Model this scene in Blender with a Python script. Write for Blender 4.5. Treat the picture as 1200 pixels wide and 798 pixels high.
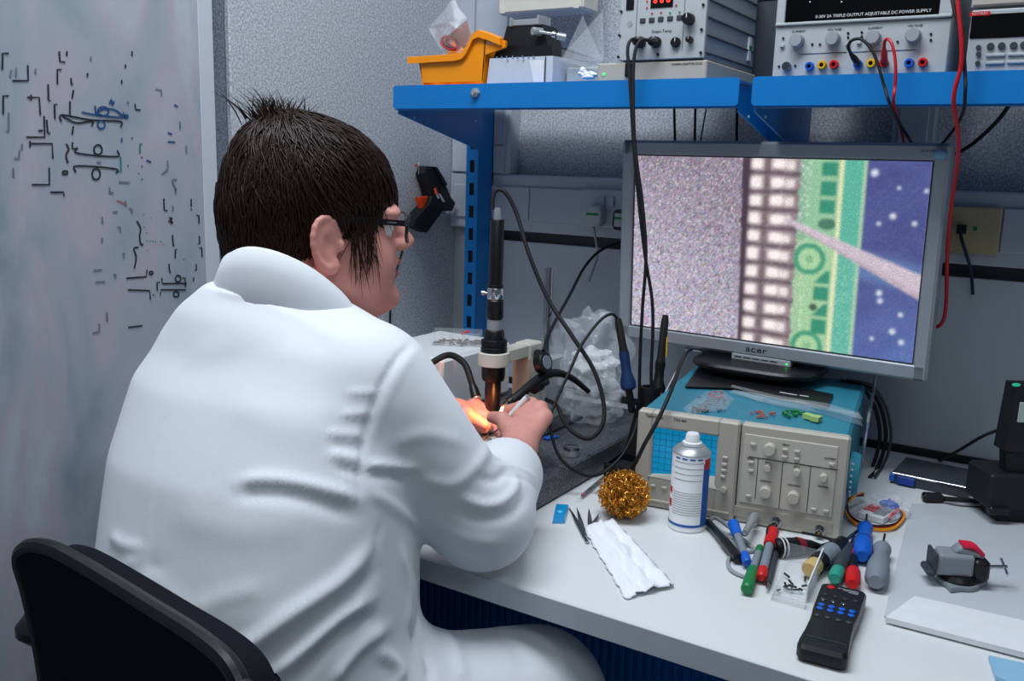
import bpy, bmesh, math, random
import numpy as np
from mathutils import Vector, Matrix, Quaternion
random.seed(7); RNG = np.random.default_rng(7)
for o in list(bpy.data.objects): bpy.data.objects.remove(o, do_unlink=True)
SC = bpy.context.scene; COL = SC.collection
PI = math.pi

# ------------------------------------------------------------------ camera
FPX, YAW, PITCH, ROLL = 1068.68, 0.5583, 0.1898, 0.0302     # focal length in pixels of a 1200 wide frame
CAM = Vector((0.0, -1.6794, 1.2219))
FWD = Vector((-math.sin(YAW)*math.cos(PITCH), math.cos(YAW)*math.cos(PITCH), -math.sin(PITCH)))
_r = Vector((math.cos(YAW), math.sin(YAW), 0)); _u = _r.cross(FWD)
RGT = _r*math.cos(ROLL) + _u*math.sin(ROLL); UPV = -_r*math.sin(ROLL) + _u*math.cos(ROLL)
cd = bpy.data.cameras.new('camera'); cam = bpy.data.objects.new('camera', cd); COL.objects.link(cam)
cd.sensor_width = 36; cd.lens = 36*FPX/1200; cd.clip_start = 0.02
cam.matrix_world = Matrix((( RGT.x, UPV.x, -FWD.x, CAM.x), (RGT.y, UPV.y, -FWD.y, CAM.y), (RGT.z, UPV.z, -FWD.z, CAM.z), (0,0,0,1)))
SC.camera = cam

def ray(px, py): return FWD + RGT*((px-600)/FPX) - UPV*((py-399)/FPX)
def on_z(px, py, z): d = ray(px, py); return CAM + d*((z-CAM.z)/d.z)        # pixel -> point on a horizontal plane
def on_y(px, py, y): d = ray(px, py); return CAM + d*((y-CAM.y)/d.y)        # ... on a plane parallel to the back wall
def on_x(px, py, x): d = ray(px, py); return CAM + d*((x-CAM.x)/d.x)        # ... on a plane parallel to the left wall
def on_d(px, py, dist): return CAM + ray(px, py)*dist                       # ... at a known depth

# ------------------------------------------------------------------ world, lights, exposure
w = bpy.data.worlds.new('world'); SC.world = w; w.use_nodes = True
bgn = w.node_tree.nodes['Background']; bgn.inputs[0].default_value = (0.60, 0.69, 0.82, 1); bgn.inputs[1].default_value = 0.16
def area(name, loc, aim, sx, sy, power, col):
    l = bpy.data.lights.new(name, 'AREA'); l.shape = 'RECTANGLE'; l.size = sx; l.size_y = sy; l.energy = power; l.color = col
    o = bpy.data.objects.new(name, l); COL.objects.link(o); o.location = loc
    o.rotation_euler = (Vector(aim)-Vector(loc)).to_track_quat('-Z', 'Y').to_euler()
    return o
area('ceiling_light', (-0.62, -1.05, 2.45), (-0.65, -1.0, 0), 1.2, 0.5, 30, (0.86, 0.93, 1.0))
area('ceiling_light.001', (0.5, -2.3, 2.55), (0.4, -2.2, 0), 1.2, 0.6, 10, (0.86, 0.93, 1.0))
SC.view_settings.view_transform = 'Standard'; SC.view_settings.look = 'None'; SC.view_settings.gamma = 1
SC.view_settings.use_curve_mapping = False; SC.view_settings.exposure = -0.12

# ------------------------------------------------------------------ materials
MATS = {}
def lin(c): return tuple(((v/12.92) if v <= .04045 else ((v+.055)/1.055)**2.4) for v in c)
def hexc(h): return lin(tuple(int(h[i:i+2], 16)/255 for i in (0, 2, 4)))
def mat(name, col, rough=.5, metal=0., var=.06, scale=40., bump=0., bscale=200., emit=None, estr=1., trans=0., ior=1.45, alpha=1., spec=.5, sheen=0., sss=0., coat=0.):
    """principled material whose colour is gently broken up by procedural noise"""
    if name in MATS: return MATS[name]
    m = bpy.data.materials.new(name); m.use_nodes = True; nt = m.node_tree; b = nt.nodes['Principled BSDF']
    c = hexc(col) if isinstance(col, str) else col
    tc = nt.nodes.new('ShaderNodeTexCoord'); nz = nt.nodes.new('ShaderNodeTexNoise'); nz.inputs['Scale'].default_value = scale; nz.inputs['Detail'].default_value = 4
    nt.links.new(tc.outputs['Object'], nz.inputs['Vector'])
    mx = nt.nodes.new('ShaderNodeMix'); mx.data_type = 'RGBA'
    mx.inputs[6].default_value = (*[max(0, v*(1-var)) for v in c], 1); mx.inputs[7].default_value = (*[min(1, v*(1+var)) for v in c], 1)
    nt.links.new(nz.outputs['Fac'], mx.inputs[0]); nt.links.new(mx.outputs[2], b.inputs['Base Color'])
    b.inputs['Roughness'].default_value = rough; b.inputs['Metallic'].default_value = metal; b.inputs['IOR'].default_value = ior
    b.inputs['Transmission Weight'].default_value = trans; b.inputs['Alpha'].default_value = alpha
    b.inputs['Specular IOR Level'].default_value = spec; b.inputs['Sheen Weight'].default_value = sheen; b.inputs['Coat Weight'].default_value = coat
    if sss: b.inputs['Subsurface Weight'].default_value = sss; b.inputs['Subsurface Radius'].default_value = (.012, .004, .002); b.inputs['Subsurface Scale'].default_value = 1
    if bump:
        n2 = nt.nodes.new('ShaderNodeTexNoise'); n2.inputs['Scale'].default_value = bscale; n2.inputs['Detail'].default_value = 3
        nt.links.new(tc.outputs['Object'], n2.inputs['Vector']); bp = nt.nodes.new('ShaderNodeBump'); bp.inputs['Strength'].default_value = bump; bp.inputs['Distance'].default_value = .002
        nt.links.new(n2.outputs['Fac'], bp.inputs['Height']); nt.links.new(bp.outputs['Normal'], b.inputs['Normal'])
    if emit:
        b.inputs['Emission Color'].default_value = (*(hexc(emit) if isinstance(emit, str) else emit), 1); b.inputs['Emission Strength'].default_value = estr
    MATS[name] = m; return m
def speckle(name, c1, c2, scale, rough=.9, c3=None):
    """salt and pepper surface: fabric wall covering, granite"""
    if name in MATS: return MATS[name]
    m = mat(name, c1, rough); nt = m.node_tree; b = nt.nodes['Principled BSDF']
    tc = [n for n in nt.nodes if n.type == 'TEX_COORD'][0]
    nz = nt.nodes.new('ShaderNodeTexNoise'); nz.inputs['Scale'].default_value = scale; nz.inputs['Detail'].default_value = 2; nz.inputs['Roughness'].default_value = .7
    nt.links.new(tc.outputs['Object'], nz.inputs['Vector'])
    cr = nt.nodes.new('ShaderNodeValToRGB'); cr.color_ramp.elements[0].position = .36; cr.color_ramp.elements[1].position = .64
    cr.color_ramp.elements[0].color = (*hexc(c2), 1); cr.color_ramp.elements[1].color = (*hexc(c1), 1)
    if c3: e = cr.color_ramp.elements.new(.5); e.color = (*hexc(c3), 1)
    nt.links.new(nz.outputs['Fac'], cr.inputs[0]); nt.links.new(cr.outputs[0], b.inputs['Base Color'])
    return m
def vcol_mat(name, rough=.5, emit=0., grain=0., gscale=900.):
    """colour comes from the mesh's flat print (colour attribute 'print'), broken up by noise"""
    if name in MATS: return MATS[name]
    m = mat(name, 'ffffff', rough); nt = m.node_tree; b = nt.nodes['Principled BSDF']
    at = nt.nodes.new('ShaderNodeAttribute'); at.attribute_name = 'print'
    tc = [n for n in nt.nodes if n.type == 'TEX_COORD'][0]
    nz = nt.nodes.new('ShaderNodeTexNoise'); nz.inputs['Scale'].default_value = gscale; nz.inputs['Detail'].default_value = 1
    nt.links.new(tc.outputs['Object'], nz.inputs['Vector'])
    mp = nt.nodes.new('ShaderNodeMapRange'); mp.inputs[1].default_value = .3; mp.inputs[2].default_value = .7; mp.inputs[3].default_value = 1-grain; mp.inputs[4].default_value = 1+grain
    nt.links.new(nz.outputs['Fac'], mp.inputs[0])
    vm = nt.nodes.new('ShaderNodeVectorMath'); vm.operation = 'SCALE'
    nt.links.new(at.outputs['Color'], vm.inputs[0]); nt.links.new(mp.outputs[0], vm.inputs['Scale'])
    nt.links.new(vm.outputs[0], b.inputs['Base Color'])
    if emit: nt.links.new(vm.outputs[0], b.inputs['Emission Color']); b.inputs['Emission Strength'].default_value = emit
    return m
M = dict(
 white_desk=mat('white_laminate', 'dcdedf', .42, var=.03, scale=6), desk_edge=mat('desk_edge', 'c4cad2', .5), blue=mat('blue_paint', '0878c4', .38, var=.04),
 blue_dark=mat('blue_panel', '1277cc', .4), coat=mat('lab_coat_cotton', 'dfe3e9', .85, var=.02, sheen=.15, bump=.08, bscale=900), skin=mat('skin', 'd8968a', .5, var=.10, scale=60, bump=.06, bscale=700, sss=.12),
 hair=mat('hair', '2b1b14', .38, var=.35, scale=300, spec=.35), black=mat('black_plastic', '0f1013', .38), black_matt=mat('black_rubber', '111216', .62), blacktex=mat('black_fabric', '0e1018', .9, bump=.3, bscale=600, spec=.2),
 grey=mat('grey_plastic', '9aa0a6', .5), lgrey=mat('light_grey_plastic', 'b2b7ba', .45), silver=mat('monitor_silver', 'a9afb6', .35, metal=.25), dgrey=mat('dark_grey_plastic', '3a3e45', .5),
 beige=mat('beige_plastic', 'b5afa4', .5, var=.03), beige_l=mat('beige_panel', 'c0bbb0', .5, var=.03), teal=mat('teal_paint', '2a7f96', .5), chrome=mat('chrome', 'd5d7da', .12, metal=1), steel=mat('steel', '9c9fa3', .22, metal=1),
 dsteel=mat('dark_steel', '55585c', .35, metal=1), brass=mat('brass', 'e0a040', .35, metal=.85, var=.25, scale=120), cream=mat('cream_plastic', 'd9d5c8', .5), white=mat('white_plastic', 'e9eaec', .4), trunk=mat('trunking_plastic', 'b9bfc9', .5, var=.02),
 panel=mat('grey_white_panel', 'bcc3cb', .55, var=.02, scale=4), red=mat('red_plastic', 'd0161c', .38), orange=mat('orange_plastic', 'ff9608', .36, var=.03), green=mat('green_plastic', '0c7d45', .4), bluep=mat('blue_plastic', '1560c8', .35),
 redcable=mat('red_cable', 'b80f1e', .4), yellow=mat('yellow_plastic', 'e2b21c', .4), clear=mat('clear_plastic', 'f2f6fa', .06, alpha=.11, spec=.7), clearbag=mat('polythene', 'eef3f8', .12, alpha=.20, spec=1.0, bump=.0), glass=mat('lens_glass', 'f6f8fa', .03, alpha=.12, spec=.8),
 paper=mat('tissue_paper', 'eceff4', .95, var=.02, bump=.15, bscale=250), tin=mat('aluminium', 'b4b7ba', .34, metal=.55), teal_l=mat('teal_knob', '2f8fa3', .45), greyblue=mat('grey_rubber', '7f8893', .55), vise=mat('cast_grey', '868d94', .45), wood=mat('skin_tone_underside', 'c9a892', .6),
 led=mat('led_red', '2a0505', .4, emit='ff2a1a', estr=6), ledg=mat('led_green', '053010', .4, emit='30ff60', estr=3), led_b=mat('dark_window', '060607', .15), ink=mat('print_ink', '2b2e33', .7), ink_w=mat('white_print', 'd8dce0', .7), ink_blue=mat('blue_print', '2060b0', .7),
 card=mat('cardboard_white', 'c9cdd6', .85), crt=mat('crt_glass', '0d6d96', .15, emit='0a93c8', estr=.55), eye=mat('eye_white', 'dfdcd6', .2), lip=mat('lip', 'b4685f', .45), iris=mat('iris', '2c1c12', .2),
 peach=mat('peach_plastic', 'd2ab90', .5), floor=mat('floor_vinyl', '5b6470', .5, var=.1), lblue=mat('light_blue_plastic', '8fbfdc', .4), navy=mat('navy_rubber', '10305e', .5), trouser=mat('trousers', '23262e', .9), socket=mat('socket_yellowed', 'b9ab84', .5),
)

# ------------------------------------------------------------------ geometry collector
def rotz(a): return Matrix.Rotation(a, 4, 'Z')
def frame(origin, xa, ya):
    """matrix with x axis xa, y axis ya (orthogonalised), at origin"""
    xa = Vector(xa).normalized(); za = xa.cross(Vector(ya)).normalized(); ya = za.cross(xa)
    m = Matrix.Identity(4)
    for i, a in enumerate((xa, ya, za)):
        for j in range(3): m[j][i] = a[j]
    m.translation = Vector(origin); return m
def along(p0, p1):
    """matrix whose z runs from p0 to p1"""
    d = Vector(p1)-Vector(p0); q = d.to_track_quat('Z', 'Y'); m = q.to_matrix().to_4x4(); m.translation = Vector(p0); return m
def spline(pts, n=8):
    """Catmull-Rom through pts"""
    P = [Vector(p) for p in pts]
    if len(P) < 3: return P
    P = [P[0]*2-P[1]] + P + [P[-1]*2-P[-2]]; out = []
    for i in range(1, len(P)-2):
        a, b, c, d = P[i-1:i+3]
        for k in range(n):
            t = k/n; out.append(.5*((2*b)+(c-a)*t+(2*a-5*b+4*c-d)*t*t+(3*b-a-3*c+d)*t**3))
    out.append(P[-2]); return out
class G:
    def __init__(s): s.v = []; s.f = []; s.m = []; s.mi = 0
    def add(s, vs, fs, T=None):
        o = len(s.v)
        s.v += [tuple(T @ Vector(v)) if T is not None else tuple(v) for v in vs]
        s.f += [tuple(i+o for i in f) for f in fs]; s.m += [s.mi]*len(fs); return s
    def mat(s, i): s.mi = i; return s
    def box(s, x0, x1, y0, y1, z0, z1, bev=0., T=None, seg=1):
        if bev <= 0:
            return s.add([(x0,y0,z0),(x1,y0,z0),(x1,y1,z0),(x0,y1,z0),(x0,y0,z1),(x1,y0,z1),(x1,y1,z1),(x0,y1,z1)],
                         [(0,3,2,1),(4,5,6,7),(0,1,5,4),(1,2,6,5),(2,3,7,6),(3,0,4,7)], T)
        bm = bmesh.new(); bmesh.ops.create_cube(bm, size=1)
        for v in bm.verts: v.co = Vector((x0+(v.co.x+.5)*(x1-x0), y0+(v.co.y+.5)*(y1-y0), z0+(v.co.z+.5)*(z1-z0)))
        bmesh.ops.bevel(bm, geom=bm.edges[:], offset=min(bev, .49*min(abs(x1-x0), abs(y1-y0), abs(z1-z0))), segments=seg, affect='EDGES', profile=.5)
        bm.verts.index_update(); s.add([v.co for v in bm.verts], [[v.index for v in f.verts] for f in bm.faces], T); bm.free(); return s
    def lathe(s, prof, n=20, T=None, cap=True):
        vs = []; fs = []
        for r, z in prof: vs += [(r*math.cos(2*PI*k/n), r*math.sin(2*PI*k/n), z) for k in range(n)]
        for i in range(len(prof)-1): fs += [(i*n+k, i*n+(k+1) % n, (i+1)*n+(k+1) % n, (i+1)*n+k) for k in range(n)]
        if cap: fs += [tuple(range(n))[::-1], tuple((len(prof)-1)*n+k for k in range(n))]
        return s.add(vs, fs, T)
    def cyl(s, p0, p1, r0, r1=None, n=14, bev=0.):
        r1 = r0 if r1 is None else r1; L = (Vector(p1)-Vector(p0)).length
        pr = [(r0, 0), (r1, L)] if not bev else [(r0-bev, 0), (r0, bev), (r1, L-bev), (r1-bev, L)]
        return s.lathe(pr, n, along(p0, p1))
    def rod(s, prof, p0, p1, n=16):
        """lathe profile [(radius, fraction along)] from p0 to p1"""
        L = (Vector(p1)-Vector(p0)).length; return s.lathe([(r, t*L) for r, t in prof], n, along(p0, p1))
    def tube(s, pts, r, n=8, sm=8, taper=None):
        P = spline(pts, sm) if sm else [Vector(p) for p in pts]; N = len(P)
        t0 = (P[1]-P[0]).normalized(); nrm = t0.orthogonal().normalized(); vs = []; fs = []
        for i, p in enumerate(P):
            t = (P[min(i+1, N-1)]-P[max(i-1, 0)]).normalized(); nrm = (nrm-t*nrm.dot(t)).normalized(); b = t.cross(nrm)
            rr = r if taper is None else r*taper(i/(N-1))
            vs += [p+nrm*(rr*math.cos(2*PI*k/n))+b*(rr*math.sin(2*PI*k/n)) for k in range(n)]
        for i in range(N-1): fs += [(i*n+k, i*n+(k+1) % n, (i+1)*n+(k+1) % n, (i+1)*n+k) for k in range(n)]
        fs += [tuple(range(n))[::-1], tuple((N-1)*n+k for k in range(n))]
        return s.add(vs, fs)
    def prism(s, poly, h, T=None, bev=0.):
        """outline in xy, height h in z"""
        n = len(poly); vs = []; fs = []
        if bev:
            c = Vector((sum(p[0] for p in poly)/n, sum(p[1] for p in poly)/n)); k = 1-bev/max((Vector(p)-c).length for p in poly)
            inn = [tuple(c+(Vector(p)-c)*k) for p in poly]; rings = [(inn, 0), (poly, bev), (poly, h-bev), (inn, h)]
        else: rings = [(poly, 0), (poly, h)]
        for R, z in rings: vs += [(x, y, z) for x, y in R]
        for i in range(len(rings)-1): fs += [(i*n+k, i*n+(k+1) % n, (i+1)*n+(k+1) % n, (i+1)*n+k) for k in range(n)]
        fs += [tuple(range(n))[::-1], tuple((len(rings)-1)*n+k for k in range(n))]
        return s.add(vs, fs, T)
    def ball(s, c, r, n=14, m=9, T=None):
        r = (r, r, r) if not hasattr(r, '__len__') else r; vs = [(c[0], c[1], c[2]-r[2])]; fs = []
        for j in range(1, m):
            a = -PI/2+PI*j/m
            vs += [(c[0]+r[0]*math.cos(a)*math.cos(2*PI*k/n), c[1]+r[1]*math.cos(a)*math.sin(2*PI*k/n), c[2]+r[2]*math.sin(a)) for k in range(n)]
        vs.append((c[0], c[1], c[2]+r[2])); e = len(vs)-1
        for k in range(n): fs.append((0, 1+(k+1) % n, 1+k)); fs.append((e, 1+(m-2)*n+k, 1+(m-2)*n+(k+1) % n))
        for j in range(m-2): fs += [(1+j*n+k, 1+j*n+(k+1) % n, 1+(j+1)*n+(k+1) % n, 1+(j+1)*n+k) for k in range(n)]
        return s.add(vs, fs, T)
    def ribbon(s, pts, wd, nrm, off=.0004):
        """flat stroke of width wd lying on a plane with normal nrm"""
        P = [Vector(p)+Vector(nrm)*off for p in pts]; vs = []; fs = []; n = Vector(nrm)
        for i, p in enumerate(P):
            t = (P[min(i+1, len(P)-1)]-P[max(i-1, 0)]); b = t.cross(n).normalized()*(wd/2); vs += [p-b, p+b]
        for i in range(len(P)-1): fs.append((2*i, 2*i+1, 2*i+3, 2*i+2))
        return s.add(vs, fs)
    def build(s, name, m, parent=None, smooth=35):
        me = bpy.data.meshes.new(name); me.from_pydata([tuple(v) for v in s.v], [], s.f)
        ms = m if isinstance(m, (list, tuple)) else [m]
        for x in ms: me.materials.append(M[x] if isinstance(x, str) else x)
        if len(ms) > 1: me.polygons.foreach_set('material_index', s.m)
        if smooth: me.polygons.foreach_set('use_smooth', [True]*len(me.polygons)); me.update(); me.set_sharp_from_angle(angle=math.radians(smooth))
        me.update(); o = bpy.data.objects.new(name, me); COL.objects.link(o)
        if parent is not None: o.parent = parent
        return o
def tag(o, label, cat, group=None):
    o['label'] = label; o['category'] = cat
    if group: o['group'] = group
    return o
def thing(name, label, cat, mw=None, group=None):
    o = bpy.data.objects.new(name, None); COL.objects.link(o); o.empty_display_size = .02
    if mw is not None: o.matrix_world = mw if isinstance(mw, Matrix) else Matrix.Translation(Vector(mw))
    return tag(o, label, cat, group)
def struct(o): o['kind'] = 'structure'; return o
def text(name, s, size, m, parent, T, depth=.0002, align='CENTER'):
    """built-in font lettering turned into a mesh; T maps text xy plane into the parent's space"""
    cu = bpy.data.curves.new(name, 'FONT'); cu.body = s; cu.size = size; cu.align_x = align; cu.align_y = 'CENTER'; cu.extrude = depth; cu.resolution_u = 3
    tmp = bpy.data.objects.new('tmp', cu); COL.objects.link(tmp); dg = bpy.context.evaluated_depsgraph_get()
    me = bpy.data.meshes.new_from_object(tmp.evaluated_get(dg)); bpy.data.objects.remove(tmp); bpy.data.curves.remove(cu)
    me.transform(T); me.materials.clear(); me.materials.append(M[m]); me.name = name
    o = bpy.data.objects.new(name, me); COL.objects.link(o); o.parent = parent; return o
FRONT = Matrix(((1,0,0,0),(0,0,-1,0),(0,1,0,0),(0,0,0,1)))     # text plane -> a panel facing -y (x right, z up)
def onfront(x, z, y): return Matrix.Translation((x, y, z)) @ FRONT
def copy_thing(o, mw):
    c = o.copy(); COL.objects.link(c); c.matrix_world = mw
    for ch in o.children:
        k = ch.copy(); COL.objects.link(k); k.parent = c
        for g in ch.children: q = g.copy(); COL.objects.link(q); q.parent = k
    return c
def rounded(w, h, r, n=5, cx=0, cy=0):
    out = []
    for (sx, sy, a0) in ((1,1,0),(-1,1,PI/2),(-1,-1,PI),(1,-1,1.5*PI)):
        for k in range(n+1):
            a = a0+PI/2*k/n; out.append((cx+sx*(w/2-r)+r*math.cos(a), cy+sy*(h/2-r)+r*math.sin(a)))
    return out
# ================================================================== the room
DZ = 0.75; SZ = 1.353; SY = -0.369; WX = -1.204                     # desk top, shelf top, shelf front, left wall
M['wallcloth'] = speckle('wall_cloth', 'd4d7dc', '9a9ea6', 260, c3='b6bac1')
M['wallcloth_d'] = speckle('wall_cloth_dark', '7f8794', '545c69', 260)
M['granite'] = speckle('granite', '6c7178', '24272c', 330, .38, c3='45494f')
struct(G().box(-1.6, 2.2, -3.6, .3, -.05, 0).build('floor', 'floor'))
struct(G().box(-1.4, 2.2, .012, .08, 0, 2.7).build('wall_back', 'wallcloth'))
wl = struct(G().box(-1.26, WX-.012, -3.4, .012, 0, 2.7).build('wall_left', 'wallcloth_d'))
G().box(WX-.012, WX, -.634, -.004, 0, 2.7, .002).build('wall_panel', 'wallcloth', wl)                     # lighter cloth panel proud of the wall
G().box(WX-.011, WX+.004, -.006, .012, 0, 2.7).build('corner_strip', 'dgrey', wl)
# dado trunking along the back wall: body, lids with joints, upper and lower lips
t1 = struct(G().box(-1.203, 1.2, -.03, .012, 1.085, 1.203, .003).build('trim_1', 'trunk'))
z0, z1 = 1.108, 1.178
xs = [-1.19, -.995, -.60, -.36, -.202]
for a, b in zip(xs[:-1], xs[1:]): G().box(a+.001, b-.001, -.036, -.029, z0, z1, .0015).build('trunking_lid', 'trunk', t1)
G().box(-.118, .10, -.036, -.029, z0, z1, .0015).build('trunking_lid', 'trunk', t1)
G().box(.102, .60, -.036, -.029, z0, z1, .0015).build('trunking_lid', 'trunk', t1)
G().box(-1.2, .9, .004, .0125, 1.04, 1.09).build('gap_shade', 'dgrey', t1)  # dark strip added to stand in for shade in the gap below the trunking
t2 = struct(G().box(-1.203, -1.052, -.028, .012, 1.203, 2.7, .003).build('trim_2', 'trunk'))               # vertical trunking in the corner
G().box(-1.196, -1.145, -.034, -.027, 1.205, 2.6, .001).build('trunking_lid', 'trunk', t2)
G().box(-1.14, -1.062, -.034, -.027, 1.205, 1.262, .001).build('trunking_lid', 'trunk', t2)
G().box(-1.14, -1.062, -.034, -.027, 1.264, 2.6, .001).build('trunking_lid', 'trunk', t2)
t3 = struct(G().box(-.30, -.235, -.022, .012, 1.203, 2.7, .002).build('trim_3', 'trunk'))                  # narrow batten behind the monitor
G().box(-.29, -.245, -.026, -.021, 1.21, 2.6, .001).build('trunking_lid', 'trunk', t3)
G().box(-1.203, -1.16, -.012, .012, 0, 1.085).build('wall_batten', 'grey', wl)
# ------------------------------------------------------------------ workbench
wb = thing('workbench', 'long white topped workbench with grey edge and blue ribbed panel underneath', 'workbench', (0, 0, 0))
G().box(-1.195, .9, -.849, -.012, DZ-.029, DZ, .002).build('worktop', ['white_desk'], wb)
G().box(-1.195, .9, -.8515, -.849, DZ-.029, DZ-.001, .0006).build('edge_band', 'desk_edge', wb)
G().box(-1.13, .9, -.014, -.004, DZ+.012, 1.062, .001).build('back_panel', 'panel', wb)
G().box(-1.13, .9, -.022, -.004, DZ+.0, DZ+.012).build('rear_gap_strip', 'black_matt', wb)
G().box(-1.19, .9, -.55, -.53, .12, DZ-.03).build('modesty_panel', 'blue_dark', wb)
rib = G().box(-.004, .004, -.5545, -.550, .12, DZ-.031, .0015).build('panel_rib', 'blue_dark', wb)
rib.location.x = -1.18
for k in range(1, 150):
    c = rib.copy(); COL.objects.link(c); c.location.x = -1.18+k*.0139; c.parent = wb
for x in (-1.15, .85):
    for y in (-.78, -.08): G().box(x-.025, x+.025, y-.025, y+.025, 0, DZ-.029, .003).build('leg', 'blue', wb)
G().box(-1.15, .85, -.60, -.57, DZ-.075, DZ-.029, .003).build('front_rail', 'blue_dark', wb)
# ------------------------------------------------------------------ shelves and uprights
def upright(x, label):
    t = thing('shelf_upright', label, 'upright', (x, 0, 0), 'slotted uprights of the shelving')
    G().box(0, .003, -.088, -.034, DZ+.001, SZ-.01).box(.027, .030, -.088, -.034, DZ+.001, SZ-.01).box(0, .030, -.037, -.034, DZ+.001, SZ-.01).build('channel', 'blue', t)
    f = G(); z = DZ+.01
    f.box(0, .009, -.0905, -.0875, DZ+.001, SZ-.01).box(.021, .030, -.0905, -.0875, DZ+.001, SZ-.01)
    zz = z
    while zz < SZ-.035: f.box(.009, .021, -.0905, -.0875, zz, zz+.022); zz += .047
    f.build('slotted_face', 'blue', t)
    G().box(.004, .026, -.086, -.084, DZ+.002, SZ-.012).build('slot_back', 'black_matt', t)
    return t
upright(-1.118, 'tall blue slotted metal upright in the corner behind the microscope')
upright(-.462, 'blue slotted metal upright mostly hidden behind the monitor')
def shelf(x0, x1, label, brackets, bolts):
    t = thing('wall_shelf', label, 'shelf', (0, 0, 0), 'blue metal shelves')
    G().box(x0, x1, SY+.004, -.05, SZ-.006, SZ-.002).build('board', 'blue', t)
    pr = rounded(x1-x0, .040, .006, 4, (x0+x1)/2, SZ-.018)
    G().prism(pr, .004, Matrix.Translation((0, SY+.004, 0)) @ FRONT).build('front_lip', 'blue', t)
    G().box(x0+.002, x1-.002, SY+.004, SY+.022, SZ-.040, SZ-.037).build('lip_return', 'blue', t)
    for bx in brackets:
        b = G(); pol = [(SY+.012, SZ-.008), (-.088, SZ-.008), (-.088, SZ-.105), (SY+.012, SZ-.046)]
        b.add([(bx, y, z) for y, z in pol]+[(bx+.003, y, z) for y, z in pol], [(0,1,2,3),(7,6,5,4),(0,4,5,1),(1,5,6,2),(2,6,7,3),(3,7,4,0)])
        o = b.build('bracket', 'blue', t)
        G().cyl((bx+.0029, SY+.055, SZ-.05), (bx+.0045, SY+.055, SZ-.05), .0022).cyl((bx+.0029, -.115, SZ-.045), (bx+.0045, -.115, SZ-.045), .0022).build('rivet', 'ink_w', o)
    for bx, bz in bolts:
        b = G(); b.lathe([(.0085, 0), (.0085, .005), (.007, .007)], 6, Matrix.Translation((bx, SY+.001, bz)) @ Matrix.Rotation(PI/2, 4, 'X')); b.cyl((bx, SY-.004, bz), (bx, SY-.010, bz), .0045, .004)
        b.build('bolt', 'tin', t)
    return t
shelf(-1.085, -.449, 'blue metal shelf above the technician with the orange bin on it', (-1.104+.02, -.4535), [(-.905, SZ-.013)])
shelf(-.430, .62, 'blue metal shelf above the monitor carrying the bench power supply', (-.4285,), [])
# ------------------------------------------------------------------ whiteboard with marker drawings
BX = WX+.006
wbd = thing('whiteboard', 'large smeared whiteboard covered with marker sketches on the left wall', 'whiteboard', (0, 0, 0))
sm = mat('whiteboard_enamel', 'b9c2cf', .28, var=.05, scale=3); nt = sm.node_tree; b_ = nt.nodes['Principled BSDF']
# smears of wiped ink: stretched noise tinting the enamel
tc = [n for n in nt.nodes if n.type == 'TEX_COORD'][0]; mp = nt.nodes.new('ShaderNodeMapping'); mp.inputs['Scale'].default_value = (1, 3.2, 1.6); nt.links.new(tc.outputs['Object'], mp.inputs[0])
n1 = nt.nodes.new('ShaderNodeTexNoise'); n1.inputs['Scale'].default_value = 2.3; n1.inputs['Detail'].default_value = 5; n1.inputs['Distortion'].default_value = .8; nt.links.new(mp.outputs[0], n1.inputs['Vector'])
cr = nt.nodes.new('ShaderNodeValToRGB'); E_ = cr.color_ramp.elements; E_[0].position = .33; E_[0].color = (*hexc('8a96a2'), 1); E_[1].position = .68; E_[1].color = (*hexc('b4bcc5'), 1)
e = E_.new(.47); e.color = (*hexc('a0a9b3'), 1); e = E_.new(.55); e.color = (*hexc('aeaab4'), 1)
nt.links.new(n1.outputs['Fac'], cr.inputs[0]); nt.links.new(cr.outputs[0], b_.inputs['Base Color'])
M['enamel'] = sm; M['wb_margin'] = mat('whiteboard_margin', 'c6cdd6', .35, var=.03)
G().box(WX-.011, BX, -2.6, -.70, .25, 2.2, .001).build('writing_surface', 'enamel', wbd)
G().box(WX-.011, BX+.0008, -.70, -.672, .25, 2.2, .001).build('side_margin', 'wb_margin', wbd)
def zb(ox, oy, k): return lambda x, y: on_x(ox+x/k, oy+y/k, BX)
def strokes(name, m, lst, conv, wd=.0025):
    g = G()
    for pl in lst:
        P = [conv(*q) for q in pl]
        if len(P) > 3: P = spline(P, 4)
        g.ribbon(P, wd, (1, 0, 0), .0012)
    o = g.build(name, m, wbd, smooth=0); o['kind'] = 'stuff'; return o
M['marker_k'] = mat('marker_black', '23262e', .6); M['marker_f'] = mat('marker_faded', '6c7684', .6); M['marker_b'] = mat('marker_blue', '1d4a7c', .6); M['marker_g'] = mat('marker_green', '2c7c74', .6); M['marker_r'] = mat('marker_red', 'b05565', .6)
za = zb(0, 60, 1200/260)
def circ(x, y, rx, ry): return [(x+rx*math.cos(a*PI/5), y+ry*math.sin(a*PI/5)) for a in range(11)]
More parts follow.
